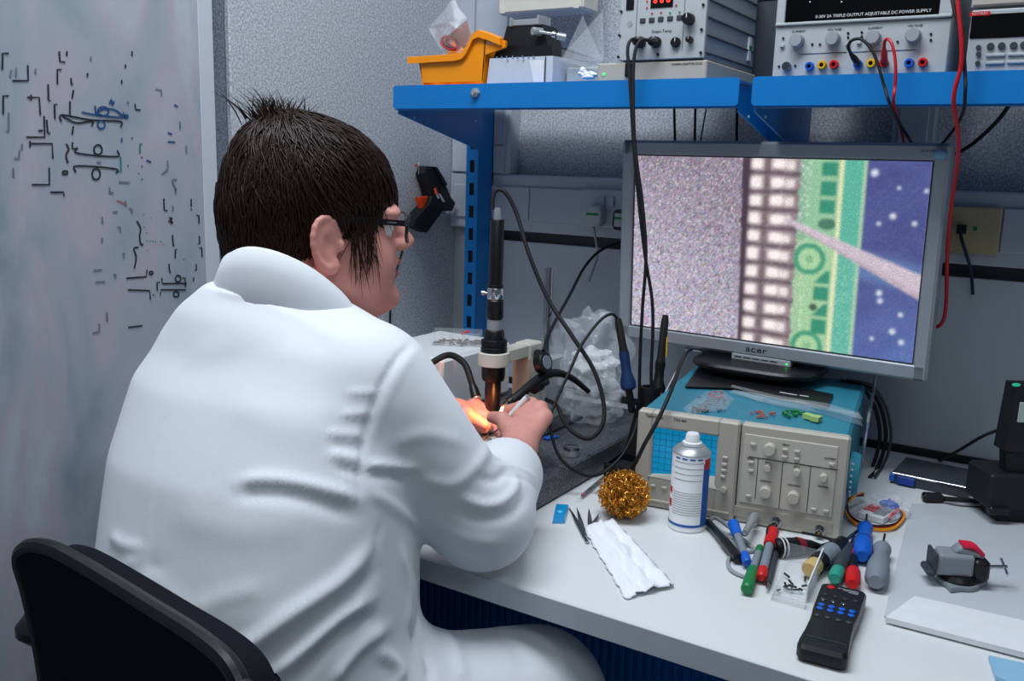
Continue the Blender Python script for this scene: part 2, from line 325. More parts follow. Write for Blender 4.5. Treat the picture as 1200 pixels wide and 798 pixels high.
strokes('black_sketch', 'marker_k', [[(10,100),(12,12),(45,12)],[(318,0),(322,55),(350,60)],[(65,160),(150,160),(148,75)],[(330,100),(308,100),(308,178)],[(258,178),(260,265),(272,268)],[(15,340),(15,242),(45,242)],
  [(145,250),(210,250),(216,345)],[(165,235),(165,265)],[(295,365),(292,288),(308,288)],[(376,345),(376,270)],[(140,465),(240,465),(236,350)],[(205,430),(230,430)],[(250,370),(256,440),(270,445)],[(395,210),(388,255)],[(382,145),(384,178),(394,178)],
  [(165,500),(280,500),(284,580)],[(160,485),(160,520)],[(170,722),(265,722),(264,630)],[(270,763),(342,763),(345,785)],[(330,380),(332,345),(490,372),(648,380),(650,410)],[(335,350),(410,388),(495,378),(495,405)],
  [(395,405),(388,450)],[(418,520),(418,552),(628,570),(632,535)],[(408,655),(412,620),(620,636),(626,660)],circ(528,533,22,26),circ(518,664,22,30),[(390,492),(388,525),(412,528)],[(355,500),(370,530),(355,560),(365,605)],
  [(728,285),(732,316),(758,318)],[(712,0),(712,25)],[(676,72),(676,90)],[(656,155),(656,175)],[(472,118),(470,138)],circ(350,656,14,9),[(360,0),(358,25)]], za)
strokes('blue_sketch', 'marker_b', [[(440,330),(520,345),(660,358),(664,330)],[(520,335),(560,312),(620,318),(664,352)],circ(556,325,30,24),circ(546,397,20,22),[(512,295),(516,340)],[(590,285),(600,262),(606,290),(616,270)],[(905,440),(928,450)],[(905,490),(945,492)],[(940,290),(960,300)],[(790,590),(815,600)],[(656,470),(656,490)],
  [(690,275),(690,285)],[(765,570),(765,577)],[(765,618),(765,626)],[(748,658),(748,664)],[(766,690),(766,697)],[(690,616),(690,624)],[(712,466),(712,474)],circ(682,353,8,8)], za)
strokes('green_sketch', 'marker_g', [[(755,550),(755,502),(768,502)],[(650,570),(652,648),(636,650)],[(972,380),(972,420)]], za)
strokes('faded_sketch', 'marker_f', [[(60,100),(52,140)],[(85,90),(85,135)],[(118,500),(116,530)],[(75,580),(100,580),(104,535)],[(70,630),(70,680)],[(190,95),(190,120)],[(45,330),(45,430),(30,432)],[(870,240),(872,212),(840,205)],[(905,590),(905,640),(875,665)],[(955,695),(930,698),(945,740),(948,772)],[(1005,510),(1006,550)],[(590,735),(592,770)],[(490,30),(490,48)],[(520,600),(545,600)],[(640,708),(700,710)]], za)
zc = zb(100, 220, 709/160)
strokes('black_sketch', 'marker_k', [[(405,55),(408,115),(425,120)],[(548,58),(548,98)],[(548,108),(548,116)],[(575,143),(588,145),(588,185)],[(432,155),(445,158),(445,190)],[(450,155),(430,175),(455,180)],[(450,245),(455,300),(460,302)],[(590,250),(592,290),(583,290)],[(265,172),(285,210),(280,250),(285,290),(300,295)],
  [(275,310),(250,315),(262,360),(252,420)],[(465,365),(465,322),(475,320)],[(590,312),(602,312),(604,360)],[(432,395),(436,438),(442,440)],[(574,395),(574,428),(565,428)],[(210,470),(315,462),(318,425)],circ(340,442,10,8),[(218,530),(332,534),(336,580)],[(372,535),(370,492),(385,490)],[(395,468),(398,498),(525,496)],[(388,558),(390,530),(520,530)],circ(480,472,14,17),circ(470,552,14,14),[(500,470),(516,468),(518,515)],[(220,725),(295,716)],[(352,552),(352,560)],[(560,465),(560,485)],[(510,370),(511,374)]], zc)
strokes('red_sketch', 'marker_r', [[(298,135),(300,140)],[(302,202),(303,208)],[(317,232),(317,238)],[(402,292),(404,298)],[(320,322),(321,326)],[(160,66),(180,72),(215,88)],[(340,155),(340,160)]], zc, .002)
strokes('green_sketch', 'marker_g', [[(318,272),(318,278)],[(335,274),(335,280)],[(348,275),(348,281)],[(362,276),(362,282)],[(390,276),(390,282)]], zc, .0022)
strokes('faded_sketch', 'marker_f', [[(120,20),(145,28)],[(205,65),(208,95)],[(225,108),(240,110),(240,130)],[(85,150),(88,185)],[(165,205),(180,205),(180,232)],[(190,340),(200,342),(198,365)],[(140,125),(165,125)],[(110,645),(112,695)],[(70,705),(72,745),(35,755)],[(50,490),(100,488)],[(145,450),(156,450),(154,470)],[(40,430),(85,425)],[(450,90),(455,105),(450,120)],[(470,0),(465,25)],[(85,260),(85,285)]], zc)
# ================================================================== things on the shelves
def hit(mw, px, py, axis=1, val=0.):
    """pixel -> local point on the local plane axis = val of a thing"""
    inv = mw.inverted(); o = inv @ CAM; d = (inv.to_3x3() @ ray(px, py)); t = (val-o[axis])/d[axis]; return o+d*t
ST = SZ-.002
def knob(parent, x, z, r, h, m='grey', y=0., name='knob', mark=True):
    o = G().lathe([(r, 0), (r, h*.8), (r*.88, h)], 18, Matrix.Translation((x, y, z)) @ Matrix.Rotation(PI/2, 4, 'X')).build(name, m, parent)
    if mark: G().box(x-r*.08, x+r*.08, y-h-.0004, y-h+.0005, z+r*.1, z+r*.85).build('pointer', 'ink_w', o)
    return o
# --- camera power box with the temperature controller on top
mw = Matrix.Translation((0, -.345, ST)); P = lambda x, y: hit(mw, x, y)
x0, x1 = P(700, 85).x, P(828, 80).x; zc_ = P(780, 70).z; dep = .23
b = thing('adaptor_box', 'low beige adaptor box under the soldering temperature controller', 'device', mw)
G().box(x0, x1, 0, dep, .001, zc_-.002, .002).build('case', 'beige', b)
G().cyl((P(708, 87).x, .001, P(708, 87).z), (P(708, 87).x, -.002, P(708, 87).z), .0016).build('power_light', 'ledg', b)
q = P(738, 82); G().box(q.x-.007, q.x+.007, -.004, .001, q.z-.010, q.z+.010, .001).build('connector', 'black', b)
text('lettering', 'CAMERA ADAPTOR CC-01', .0042, 'ink', b, onfront(P(805, 75).x, P(805, 75).z, -.0003))
c = thing('temperature_controller', 'soldering controller with red digit display standing on the beige box', 'controller', mw @ Matrix.Translation((0, 0, zc_)))
cw = c.matrix_world.copy(); P = lambda x, y: hit(cw, x, y)
x0, x1 = P(727, 40).x, P(826, 40).x; H = .128
G().box(x0, x1, .004, dep, 0, H, .002).build('case', 'grey', c)
G().box(x0-.001, x1+.001, -.002, .004, -.0005+.001, H+.001, .0012).build('front_panel', 'lgrey', c)
for k in range(5): G().box(x1, x1+.0022, .008, dep-.004, .008+k*.025, .010+k*.025).build('side_groove', 'dgrey', c)
G().box(x1, x1+.003, dep-.035, dep-.022, .018, .055).build('test_sticker', 'white', c); G().box(x1+.003, x1+.0034, dep-.0345, dep-.0225, .034, .042).build('sticker_band', 'green', c)
for px, py in ((729, 14), (727, 42), (725.5, 67), (825, 6), (823, 35), (822, 62), (772, 64)):
    q = P(px, py); G().cyl((q.x, -.002, q.z), (q.x, -.0045, q.z), .0021, n=8).build('screw', 'black', c)
q0, q1 = P(763, 10), P(789, 10)
dsp = G().box(q0.x, q1.x, -.0035, -.0015, q0.z, q0.z+.022, .0006).build('display', 'led_b', c)
for k in range(3): text('digit', '8', .013, 'led', dsp, onfront(q0.x+(q1.x-q0.x)*(.22+.29*k), q0.z+.0105, -.0037))
G().box(P(735, 0).x, P(744, 0).x, -.0035, -.0015, P(740, 12).z, P(740, 12).z+.03, .0006).build('side_window', 'led_b', c)
for px, py in ((754, 24.5), (764.5, 23.8), (775, 22.7), (786, 22), (797, 21)):
    q = P(px, py); G().box(q.x-.0045, q.x+.0045, -.0038, -.0015, q.z-.0035, q.z+.0035, .0008).build('key', 'dgrey', c)
for px, py, m in ((765, 16, 'red'), (775.5, 15, 'red'), (786, 15.5, 'green'), (797, 14.5, 'green'), (759, 9.5, 'red'), (793, 6.5, 'red'), (759, 2, 'red')):
    q = P(px, py); G().cyl((q.x, -.001, q.z), (q.x, -.0035, q.z), .0013, n=8).build('indicator', m, c)
for px, py, r, h in ((809, 23, .0085, .014), (793, 50, .0075, .006), (810, 47, .0048, .011)): q = P(px, py); knob(c, q.x, q.z, r, h, 'black', -.002)
for px in (752, 770): q = P(px, 50); G().lathe([(.0085, 0), (.0085, .006), (.007, .008), (.007, .018), (.004, .020)], 16, Matrix.Translation((q.x, -.002, q.z)) @ Matrix.Rotation(PI/2, 4, 'X')).build('plug', 'black', c)
text('lettering', 'Smart Temp', .0065, 'ink', c, onfront(P(776, 37).x, P(776, 37).z, -.0022))
q = P(739, 28); G().lathe([(.0045, 0), (.0045, .0005)], 20, Matrix.Translation((q.x, -.002, q.z)) @ Matrix.Rotation(PI/2, 4, 'X')).build('emblem', 'grey', c)
for (ax_, ay_, bx_, by_) in ((748, 0, 747, 45), (803.5, 0, 801, 60)):
    a, b2 = P(ax_, ay_), P(bx_, by_); G().box(a.x-.0003, a.x+.0003, -.0025, -.0015, b2.z, H).build('panel_line', 'ink', c)
d2 = thing('device_box', 'dark grey instrument behind the controller at the top of the picture', 'device', (0, 0, 0))
G().box(-.545, -.44, -.10, -.06, 1.525, 1.60, .002).build('case', 'dgrey', d2); G().box(-.56, -.43, -.11, -.05, 1.505, 1.525, .003).build('plinth', 'grey', d2)
G().box(-.54, -.455, -.105, -.06, ST, 1.505, .002).build('support', 'dgrey', d2)
# --- triple output bench power supply
mw = Matrix.Translation((0, -.345, ST)); P = lambda x, y: hit(mw, x, y)
x0, x1 = P(905, 84).x, P(1109, 80).x; H = .165
ps = thing('bench_power_supply', 'grey bench power supply with four knobs and coloured terminals', 'power supply', mw)
G().box(x0-.001, x1+.001, .008, .27, .001, H, .002).build('case', 'grey', ps)
zl = (P(908, 30).z+P(1105, 22).z)/2
G().box(x0, x1, 0, .008, .001, zl, .0015).build('control_panel', 'lgrey', ps)
G().box(x0, x1, -.004, .008, zl, zl+.004, .001).box(x0, x0+.012, -.002, .008, zl, H, .001).box(x1-.016, x1, -.002, .008, zl, H, .001).box(x0, x1, -.002, .008, H-.012, H, .001).build('display_frame', 'lgrey', ps)
dsp = G().box(x0+.012, x1-.016, .001, .008, zl+.004, H-.012).build('display_window', 'led_b', ps)
text('lettering', '0-30V 2A TRIPLE OUTPUT ADJUSTABLE DC POWER SUPPLY', .0056, 'ink_w', dsp, onfront((x0+x1)/2+.014, zl+.010, .0007))
for px in (949, 986): q = P(px, 2); G().cyl((q.x, .001, q.z), (q.x, .0005, q.z), .001, n=8).build('indicator', 'ink_w', dsp)
for px, py, s in ((935, 48, 'CURRENT'), (977, 46, 'VOLTAGE'), (1024.5, 44.5, 'CURRENT'), (1071, 42, 'VOLTAGE')):
    q = P(px, py); knob(ps, q.x, q.z, .0094, .014, 'grey', mark=False); text('knob_caption', s, .0042, 'ink', ps, onfront(q.x, q.z+.0125, -.0003))
for px, py, m in ((949.5, 78, 'bluep'), (964, 76.5, 'yellow'), (978, 76, 'red'), (1006, 75.5, 'bluep'), (1021.5, 74.5, 'yellow'), (1036.5, 74, 'red'), (1066, 74, 'bluep'), (1082, 73.5, 'red')):
    q = P(px, py); T = Matrix.Translation((q.x, 0, q.z)) @ Matrix.Rotation(PI/2, 4, 'X')
    o = G().lathe([(.006, 0), (.006, .006), (.0052, .008), (.003, .008), (.003, .004)], 16, T, cap=True).build('terminal', m, ps)
    G().lathe([(.0028, .0042), (.0028, .0045)], 12, T).build('terminal_hole', 'black', o)
q = P(922.5, 78); knob(ps, q.x, q.z, .0062, .008, 'steel', mark=False, name='power_button')
for px, py in ((918, 45), (952, 52), (961, 52), (994, 39), (1010, 38), (994, 44), (1010, 43), (1052, 49), (1091, 47), (1091, 40), (932, 77), (913, 78)):
    q = P(px, py); G().cyl((q.x, .0005, q.z), (q.x, -.0015, q.z), .0016, n=8).build('indicator', 'black', ps)
for px, py in ((917, 54), (994, 52), (1007, 50)): q = P(px, py); G().box(q.x-.003, q.x+.003, -.004, .0005, q.z-.002, q.z+.002, .0006).build('switch', 'lgrey', ps)
for a, b2, m in (((936, 63), (952, 62.6), 'ink'), ((952, 62.5), (962, 62.2), 'ink_blue'), ((962, 62), (992, 61.5), 'ink'), ((997, 61), (1010, 60.5), 'ink_blue'), ((1010, 60.5), (1052, 60), 'ink'), ((1052, 60), (1060, 59.5), 'ink_blue'), ((1060, 59.5), (1072, 59), 'ink')):
    a, b2 = P(*a), P(*b2); z = P(1000, 61).z; G().box(a.x, b2.x, -.0006, .0005, z-.0004, z+.0004).build('panel_line', m, ps)
# --- multimeter and the unit stacked on it
mw = Matrix.Translation((0, -.345, ST)); P = lambda x, y: hit(mw, x, y)
x0 = P(1131, 80).x; H = P(1140, 12).z
dm = thing('bench_multimeter', 'grey bench multimeter with dark display at the right end of the shelf', 'multimeter', mw)
G().box(x0, x0+.215, .004, .26, .004, H, .003).build('case', 'grey', dm); G().box(x0, x0+.215, -.002, .005, .004, H, .002).build('front_panel', 'lgrey', dm)
for sx in (x0+.02, x0+.19):
    for sy in (.03, .23): G().cyl((sx, sy, .0), (sx, sy, .005), .008).build('foot', 'black', dm)
q0, q1 = P(1136, 46), P(1140, 15); G().box(q0.x, x0+.13, -.0035, .0, q0.z, q1.z-.003, .001).build('display', 'led_b', dm)
q = P(1149, 16.5); G().box(q.x-.012, q.x+.011, -.0042, -.003, q.z-.0025, q.z+.0025).build('maker_badge', 'red', dm); text('badge_lettering', 'KEITHLEY', .0042, 'ink_w', dm, onfront(q.x, q.z, -.0044))
for k, (px, py) in enumerate(((1161, 54.5), (1174, 54), (1188, 53.5), (1200, 53))): q = P(px, py); knob(dm, q.x, q.z, .0042, .003, 'dgrey', -.002, name='button', mark=False)
for px, py in ((1147, 56), (1147, 64), (1146, 74.5)): q = P(px, py); G().cyl((q.x, -.001, q.z), (q.x, -.005, q.z), .003, n=10).build('button', 'dgrey', dm)
for px, py in ((1167, 65), (1193, 64), (1166, 74), (1192, 73), (1213, 64), (1213, 72)): q = P(px, py); G().box(q.x-.011, q.x+.011, -.005, -.001, q.z-.002, q.z+.002, .001).build('key', 'lgrey', dm)
d3 = thing('signal_unit', 'pale instrument standing on top of the bench multimeter', 'device', mw @ Matrix.Translation((0, 0, H)))
G().box(x0-.002, x0+.215, .002, .25, .0015, .05, .003).build('case', 'grey', d3); G().box(x0, x0+.213, -.003, .003, .004, .048, .002).build('front_panel', 'beige', d3)
# --- orange bin: open-fronted picking bin seen from its side
A0 = on_y(497, 98, -.335); bw = .09
mw = Matrix.Translation((A0.x, -.335, ST)); P = lambda x, y: hit(mw, x, y)
bn = thing('storage_bin', 'orange plastic open-fronted storage bin on the left end of the shelf', 'bin', mw)
def P2(zx, zy): q = P(480+zx/7.257, zy/7.257); return (q.x, q.z)
prof = [P2(115, 705), P2(85, 560), P2(60, 500), P2(400, 480), P2(470, 450), P2(560, 270), P2(590, 252), P2(655, 300), P2(640, 480), P2(618, 690)]
T = FRONT
g = G()
def wall_side(y):
    n = len(prof); g.add([(x, y, z) for x, z in prof]+[(x, y+.0022, z) for x, z in prof], [tuple(range(n)), tuple(range(n, 2*n))[::-1]]+[(k, n+k, n+(k+1) % n, (k+1) % n) for k in range(n)])
wall_side(0); wall_side(bw)
xa, xb = P2(115, 705)[0], P2(618, 690)[0]; xl, zl2 = P2(85, 555); xr, zr = P2(650, 300)
g.box(xa, xb, 0, bw+.002, .001, .003)
def slab(p, q, th=.0022): g.add([(p[0], 0, p[1]), (p[0], bw, p[1]), (q[0], bw, q[1]), (q[0], 0, q[1]), (p[0]+th, 0, p[1]), (p[0]+th, bw, p[1]), (q[0]+th, bw, q[1]), (q[0]+th, 0, q[1])], [(0,1,2,3),(7,6,5,4),(0,4,5,1),(1,5,6,2),(2,6,7,3),(3,7,4,0)])
slab((xa, .001), (xl, zl2)); slab((xb-.002, .001), (xr-.002, zr))
g.build('body', 'orange', bn)
rim = [P2(2, 490), P2(100, 485), P2(400, 465), P2(460, 450), P2(500, 400), P2(555, 285), P2(600, 262), P2(690, 290), P2(790, 330)]
rg = G()
for i in range(len(rim)-1):
    a, b2 = rim[i], rim[i+1]
    rg.add([(a[0], -.007, a[1]-.011), (a[0], -.007, a[1]), (a[0], .002, a[1]+.002), (a[0], .002, a[1]-.010), (b2[0], -.007, b2[1]-.011), (b2[0], -.007, b2[1]), (b2[0], .002, b2[1]+.002), (b2[0], .002, b2[1]-.010)], [(0,1,2,3),(7,6,5,4),(0,4,5,1),(1,5,6,2),(2,6,7,3),(3,7,4,0)])
rg.build('side_rim', 'orange', bn)
a, b2, c2, d_ = P2(650, 300), P2(815, 345), P2(810, 400), P2(645, 465)
G().add([(x, y, z) for y in (.0, .006) for x, z in (a, b2, c2, d_)], [(0,1,2,3),(7,6,5,4),(0,4,5,1),(1,5,6,2),(2,6,7,3),(3,7,4,0)]).build('hanging_lug', 'orange', bn)
a, b2 = P2(655, 320), P2(780, 350); G().box(a[0], b2[0], -.0007, .0005, b2[1]-.004, a[1]-.001).build('lug_slot', 'peach', bn)
a = P2(40, 470); b2 = P2(215, 300); G().add([(a[0], bw, a[1]), (P2(220, 470)[0], bw, a[1]), (P2(185, 310)[0], bw, b2[1]), (P2(110, 290)[0], bw, b2[1]+.002), (a[0], bw+.003, a[1]), (P2(220, 470)[0], bw+.003, a[1]), (P2(185, 310)[0], bw+.003, b2[1]), (P2(110, 290)[0], bw+.003, b2[1]+.002)], [(0,1,2,3),(7,6,5,4),(0,4,5,1),(1,5,6,2),(2,6,7,3),(3,7,4,0)]).build('far_side', 'orange', bn)
# --- polythene bag of test leads in the bin
mb = Matrix.Translation((A0.x, -.300, ST)); 
def B2(zx, zy, y=0.): q = hit(mb, 480+zx/7.257, zy/7.257, 1, y); return Vector((q.x, y, q.z))
bag = thing('lead_bag', 'clear polythene bag holding coiled red and black leads in the orange bin', 'bag', mb)
out = [B2(155, 240), B2(300, 80), B2(345, 0), B2(375, -30), B2(410, 60), B2(490, 150), B2(530, 300), B2(490, 440), B2(300, 470), B2(200, 320)]
cn = sum(out, Vector())/len(out); n = len(out)
vs = []; fs = []
for sgn in (-1, 1):
    for k_, ring in enumerate((1., .72, .4)): vs += [cn+(o-cn)*ring+Vector((0, sgn*(.014*(1-ring**2)+.003*math.sin(3*i+k_)), 0)) for i, o in enumerate(out)]
    vs.append(cn+Vector((0, sgn*.016, 0)))
for s_ in (0, 1):
    o0 = s_*(3*n+1)
    for r_ in range(2): fs += [(o0+r_*n+k, o0+r_*n+(k+1) % n, o0+(r_+1)*n+(k+1) % n, o0+(r_+1)*n+k) for k in range(n)]
    fs += [(o0+2*n+k, o0+2*n+(k+1) % n, o0+3*n) for k in range(n)]
G().add(vs, fs).build('film', 'clearbag', bag)
G().add([B2(330, 300, .004), B2(490, 165, .004), B2(528, 300, .004), B2(490, 440, .004), B2(330, 300, .006), B2(490, 165, .006), B2(528, 300, .006), B2(490, 440, .006)], [(0,1,2,3),(7,6,5,4),(0,4,5,1),(1,5,6,2),(2,6,7,3),(3,7,4,0)]).build('card', mat('brown_card', '8a4a35', .7), bag)
text('card_mark', 'LB', .010, 'red', bag, Matrix.Translation(B2(465, 240, .003)) @ Matrix.Rotation(-.5, 4, 'Y') @ FRONT)
for k in range(5):
    cc = B2(355, 370, 0); a = -.45+.05*k; mm = Matrix.Translation(cc+Vector((.0015*k-.003, -.004+.002*k, .002*math.sin(k*2)))) @ Matrix.Rotation(.5, 4, 'Y') @ Matrix.Rotation(a, 4, 'X')
    G().tube([mm @ Vector(((.0185-.001*k)*math.cos(t*PI/8), 0, (.0095-.0006*k)*math.sin(t*PI/8))) for t in range(17)], .0019, 6, 2).build('lead_coil', 'redcable' if k % 2 == 0 else 'black', bag)
gr = G()
for k in range(40): q = B2(230+RNG.random()*140, 215+RNG.random()*90, -.002+.006*RNG.random()); gr.ball(q, .0011, 6, 4)
o = gr.build('bead_filling', mat('pink_beads', 'c9a0a0', .6), bag); o['kind'] = 'stuff'
# --- white cardboard box, black clamp with silver fittings, clear wedge, tissue
mw = Matrix.Translation((0, -.335, ST)); P = lambda x, y: hit(mw, x, y)
def P6(zx, zy, y=0.): q = hit(mw, 570+zx/7.256, zy/7.256, 1, y); return Vector((q.x, y, q.z))
bx = thing('cardboard_box', 'torn white cardboard box beside the orange bin', 'box', mw)
def loft_box(g, front, back):
    vs = list(front)+list(back); return g.add(vs, [(0,1,2,3),(7,6,5,4),(0,4,5,1),(1,5,6,2),(2,6,7,3),(3,7,4,0)])
xL, xR, hb = P6(0, 690).x, P6(560, 690).x, P6(200, 490).z
loft_box(G(), [(xL, .0, .001), (xR, 0, .001), (xR, .0, hb), (xL+.006, 0, hb)], [(xL, .10, .001), (xR+.01, .10, .001), (xR+.01, .10, hb), (xL+.006, .10, hb)]).build('carton', 'card', bx)
q0, q1 = P6(365, 500), P6(495, 500); G().add([(q0.x, -.001, q0.z-.002), (q1.x, -.001, q1.z-.002), (q1.x, -.001, .002), (P6(410, 690).x, -.001, .002)], [(0,1,2,3)]).build('pale_flap', 'white', bx)
q = P6(503, 560); G().box(q.x-.0008, q.x+.0008, -.0015, .001, .002, hb-.001).build('slit', 'ink', bx)
fl = G(); 
for k in range(8): a = P6(80+k*45, 490); fl.add([(a.x, -.001, a.z-.002), (a.x+.006, -.001, a.z-.002), (a.x+.004, -.004-.002*(k % 3), a.z+.002+.0012*(k % 2))], [(0,1,2)])
o = fl.build('torn_edge', 'white', bx); o['kind'] = 'stuff'
ck = thing('clamp_fixture', 'black clamp fixture with silver thumbscrews on the cardboard box', 'clamp', mw @ Matrix.Translation((0, 0, hb)))
cw = ck.matrix_world.copy(); Q6 = lambda zx, zy, y=0.: hit(cw, 570+zx/7.256, zy/7.256, 1, y)
a, b2 = Q6(110, 470, .04), Q6(620, 470, .04); top = Q6(200, 300, .04).z
loft_box(G(), [(a.x, .02, .001), (b2.x, .02, .001), (b2.x-.005, .02, top*.45), (a.x+.01, .02, top*.55)], [(a.x, .09, .001), (b2.x, .09, .001), (b2.x, .09, top*.5), (a.x+.01, .09, top*.6)]).build('base', 'black', ck)
a, b2 = Q6(150, 300, .04), Q6(560, 300, .04); t2_ = Q6(250, 225, .04).z
loft_box(G(), [(a.x, .03, top*.4), (b2.x, .03, top*.4), (b2.x-.015, .03, t2_), (a.x+.012, .03, t2_)], [(a.x, .08, top*.4), (b2.x, .08, top*.4), (b2.x-.015, .08, t2_), (a.x+.012, .08, t2_)]).build('jaw', 'black_matt', ck)
a, b2 = Q6(220, 215, .03), Q6(410, 200, .03); zt = Q6(300, 165, .03).z; G().box(a.x, b2.x+.012, .028, .06, t2_-.001, zt, .001).box(a.x-.002, a.x+.002, .024, .03, t2_-.002, zt+.003, .0005).box(b2.x+.010, b2.x+.014, .02, .06, t2_-.002, zt+.004, .0005).build('silver_plate', 'tin', ck)
a = Q6(410, 270, .02); G().cyl((a.x, .012, a.z), (a.x+.010, .028, a.z), .0065, n=18, bev=.0006).build('thumbscrew', 'tin', ck)
b2 = Q6(630, 310, .02); G().cyl((a.x+.008, .02, a.z), (b2.x-.006, .024, b2.z+.003), .0028).cyl((Q6(560, 290, .02).x, .02, b2.z+.004), (Q6(580, 290, .02).x, .022, b2.z+.003), .0058, n=16).build('spindle', 'chrome', ck)
G().cyl((Q6(600, 300, .02).x, .02, b2.z+.001), (Q6(655, 320, .02).x, .028, b2.z-.001), .0062, n=16, bev=.0006).build('thumbscrew', 'tin', ck)
wd = thing('acrylic_wedge', 'clear acrylic wedge with two pointed ends leaning beside the clamp', 'wedge', mw)
G().add([P6(645, 500, .012), P6(820, 130, .012), P6(985, 520, .012), P6(645, 500, .016), P6(820, 130, .016), P6(985, 520, .016)], [(0,1,2),(5,4,3),(0,3,4,1),(1,4,5,2),(2,5,3,0)]).build('sheet', 'clear', wd)
G().add([P6(690, 420, .05), P6(990, 90, .05), P6(1000, 520, .05), P6(690, 420, .055), P6(990, 90, .055), P6(1000, 520, .055)], [(0,1,2),(5,4,3),(0,3,4,1),(1,4,5,2),(2,5,3,0)]).build('sheet', 'clear', wd)
loft_box(G(), [P6(640, 520, .015), P6(950, 600, .015), P6(985, 525, .015), P6(640, 420, .015)], [P6(620, 520, .06), P6(950, 600, .06), P6(985, 525, .06), P6(640, 420, .06)]).build('foot_block', 'clear', wd)
G().box(P6(680, 600, .03).x, P6(960, 600, .03).x, .03, .08, .001, P6(700, 575, .03).z, .002).build('base_box', 'lgrey', wd)
ts = G()
for k in range(9): q = P6(800+k*15, 640-18*math.sin(k*1.1+1.1)**2, .01); ts.ball(q, (.0035+.001*(k % 3), .006, .0035+.0012*(k % 2)), 9, 6)
ts.ball(P6(820, 600, .01), (.005, .006, .006), 10, 7).ball(P6(870, 655, .01), (.013, .008, .004), 10, 7)
tag(ts.build('crumpled_tissue', 'paper'), 'small crumpled white tissue on the shelf beside the beige box', 'tissue').matrix_world = mw
# --- cream wall box high up in the corner
q0, q1 = on_y(583, 18, -.10), on_y(683, 9, -.10)
jb = thing('wall_box', 'cream plastic wall box mounted above the clamp and bin', 'box', (0, 0, 0)); zb_ = (q0.z+q1.z)/2
G().box(q0.x, q1.x, -.10, -.036, zb_, zb_+.10, .004).build('case', 'cream', jb)
for x in (q0.x+.012, q1.x-.014): G().box(x-.006, x+.006, -.1015, -.099, zb_+.001, zb_+.012, .0006).build('clip', 'cream', jb)
# ================================================================== wall fittings
def plug(px, py, y, body, label, cable_px):
    q = on_y(px, py, y); t = thing('mains_plug', label, 'plug', (q.x, y, q.z), 'mains plugs in the trunking socket')
    G().prism(rounded(.036, .040, .010), .026, Matrix.Translation((0, .026, 0)) @ FRONT, .003).build('plug_body', body, t)
    G().box(-.013, .013, -.0004, .0006, -.013, .013).build('test_label', 'lgrey', t); G().box(-.013, .013, -.0007, .0005, .001, .006).build('label_band', 'green', t)
    return t
so = thing('double_socket', 'double mains socket set into the trunking left of the monitor', 'socket', (0, 0, 0))
q0, q1 = on_y(684, 222, -.04), on_y(728, 268, -.04)
G().box(q0.x, q0.x+.135, -.044, -.036, 1.106, 1.180, .002).build('face_plate', 'trunk', so)
for k in (0, 1): x = on_y(706+k*11, 236, -.044).x; G().box(x-.004, x+.006, -.049, -.043, 1.148, 1.166, .001).build('rocker_switch', 'trunk', so)
plug(694, 253, -.070, 'lgrey', 'grey mains plug with green test sticker in the double socket', None)
plug(727, 258, -.070, 'black', 'black mains plug with green test sticker half hidden by the monitor', None)
so2 = thing('network_socket', 'yellowed network socket plate in the trunking right of the monitor', 'socket', (0, 0, 0))
q0, q1 = on_y(1108, 243, -.036), on_y(1158, 296, -.036)
G().box(-.206, -.120, -.042, -.036, 1.104, 1.178, .002).build('face_plate', 'socket', so2)
q = on_y(1127, 268, -.042); G().box(q.x-.007, q.x+.007, -.0435, -.0415, q.z-.008, q.z+.006).build('jack', 'black', so2)
q = on_y(1143, 268, -.042); G().box(q.x-.0025, q.x+.0025, -.0435, -.0415, q.z-.003, q.z+.003).build('jack_light', 'green', so2)
# --- glue gun hung on the cloth panel
GX = WX+.004
def gp(zx, zy, x=0.): return on_x(480+zx/6.646, 180+zy/6.646, GX+x)
gg = thing('glue_gun', 'black hot glue gun with orange trigger hung on the cloth wall', 'glue gun', (0, 0, 0))
def plate(pts, x0, x1, bev=.003):
    n = len(pts); g = G(); c = sum((gp(*p) for p in pts), Vector())/n; vs = []
    for x, k in ((x0, .93), (x0+bev, 1), (x1-bev, 1), (x1, .90)):
        for p in pts: v = gp(*p, 0); v = c+(v-c)*k; vs.append((GX+x, v.y, v.z))
    fs = [tuple(range(n))[::-1], tuple(3*n+k for k in range(n))]
    for i in range(3): fs += [(i*n+k, i*n+(k+1) % n, (i+1)*n+(k+1) % n, (i+1)*n+k) for k in range(n)]
    return g.add(vs, fs)
plate([(40,150),(60,95),(110,100),(215,255),(245,330),(285,380),(262,440),(185,445),(60,610),(-45,560),(-30,500),(60,400),(95,330),(85,270)], 0, .028).build('body', 'black_matt', gg)
plate([(15,340),(88,328),(60,400),(42,425)], .008, .020, .002).build('trigger', mat('trigger_orange', 'ff4a12', .4), gg)
plate([(95,100),(120,100),(205,235),(190,255)], .024, .032, .001).build('top_cover', 'black', gg)
G().tube([gp(190,270,.026), gp(205,310,.027)], .0048, 10, 0).build('nozzle_collar', mat('collar_orange', 'ff5a30', .4), gg)
G().tube([gp(207,315,.027), gp(222,345,.027)], .0032, 10, 0).build('nozzle_tip', 'white', gg)
G().tube([gp(268,400,.02), gp(300,460,.02)], .0042, 10, 0).build('glue_stick', 'white', gg); G().ball(gp(290,378,.02), .003, 8, 6).build('end_button', 'red', gg)
G().ball(gp(50,92,.012), .003, 8, 6).build('hang_knob', 'red', gg)
G().tube([gp(70,160,.03), gp(75,60,.028), gp(80,25,.006)], .0006, 5, 4).build('hanging_wire', 'tin', gg)
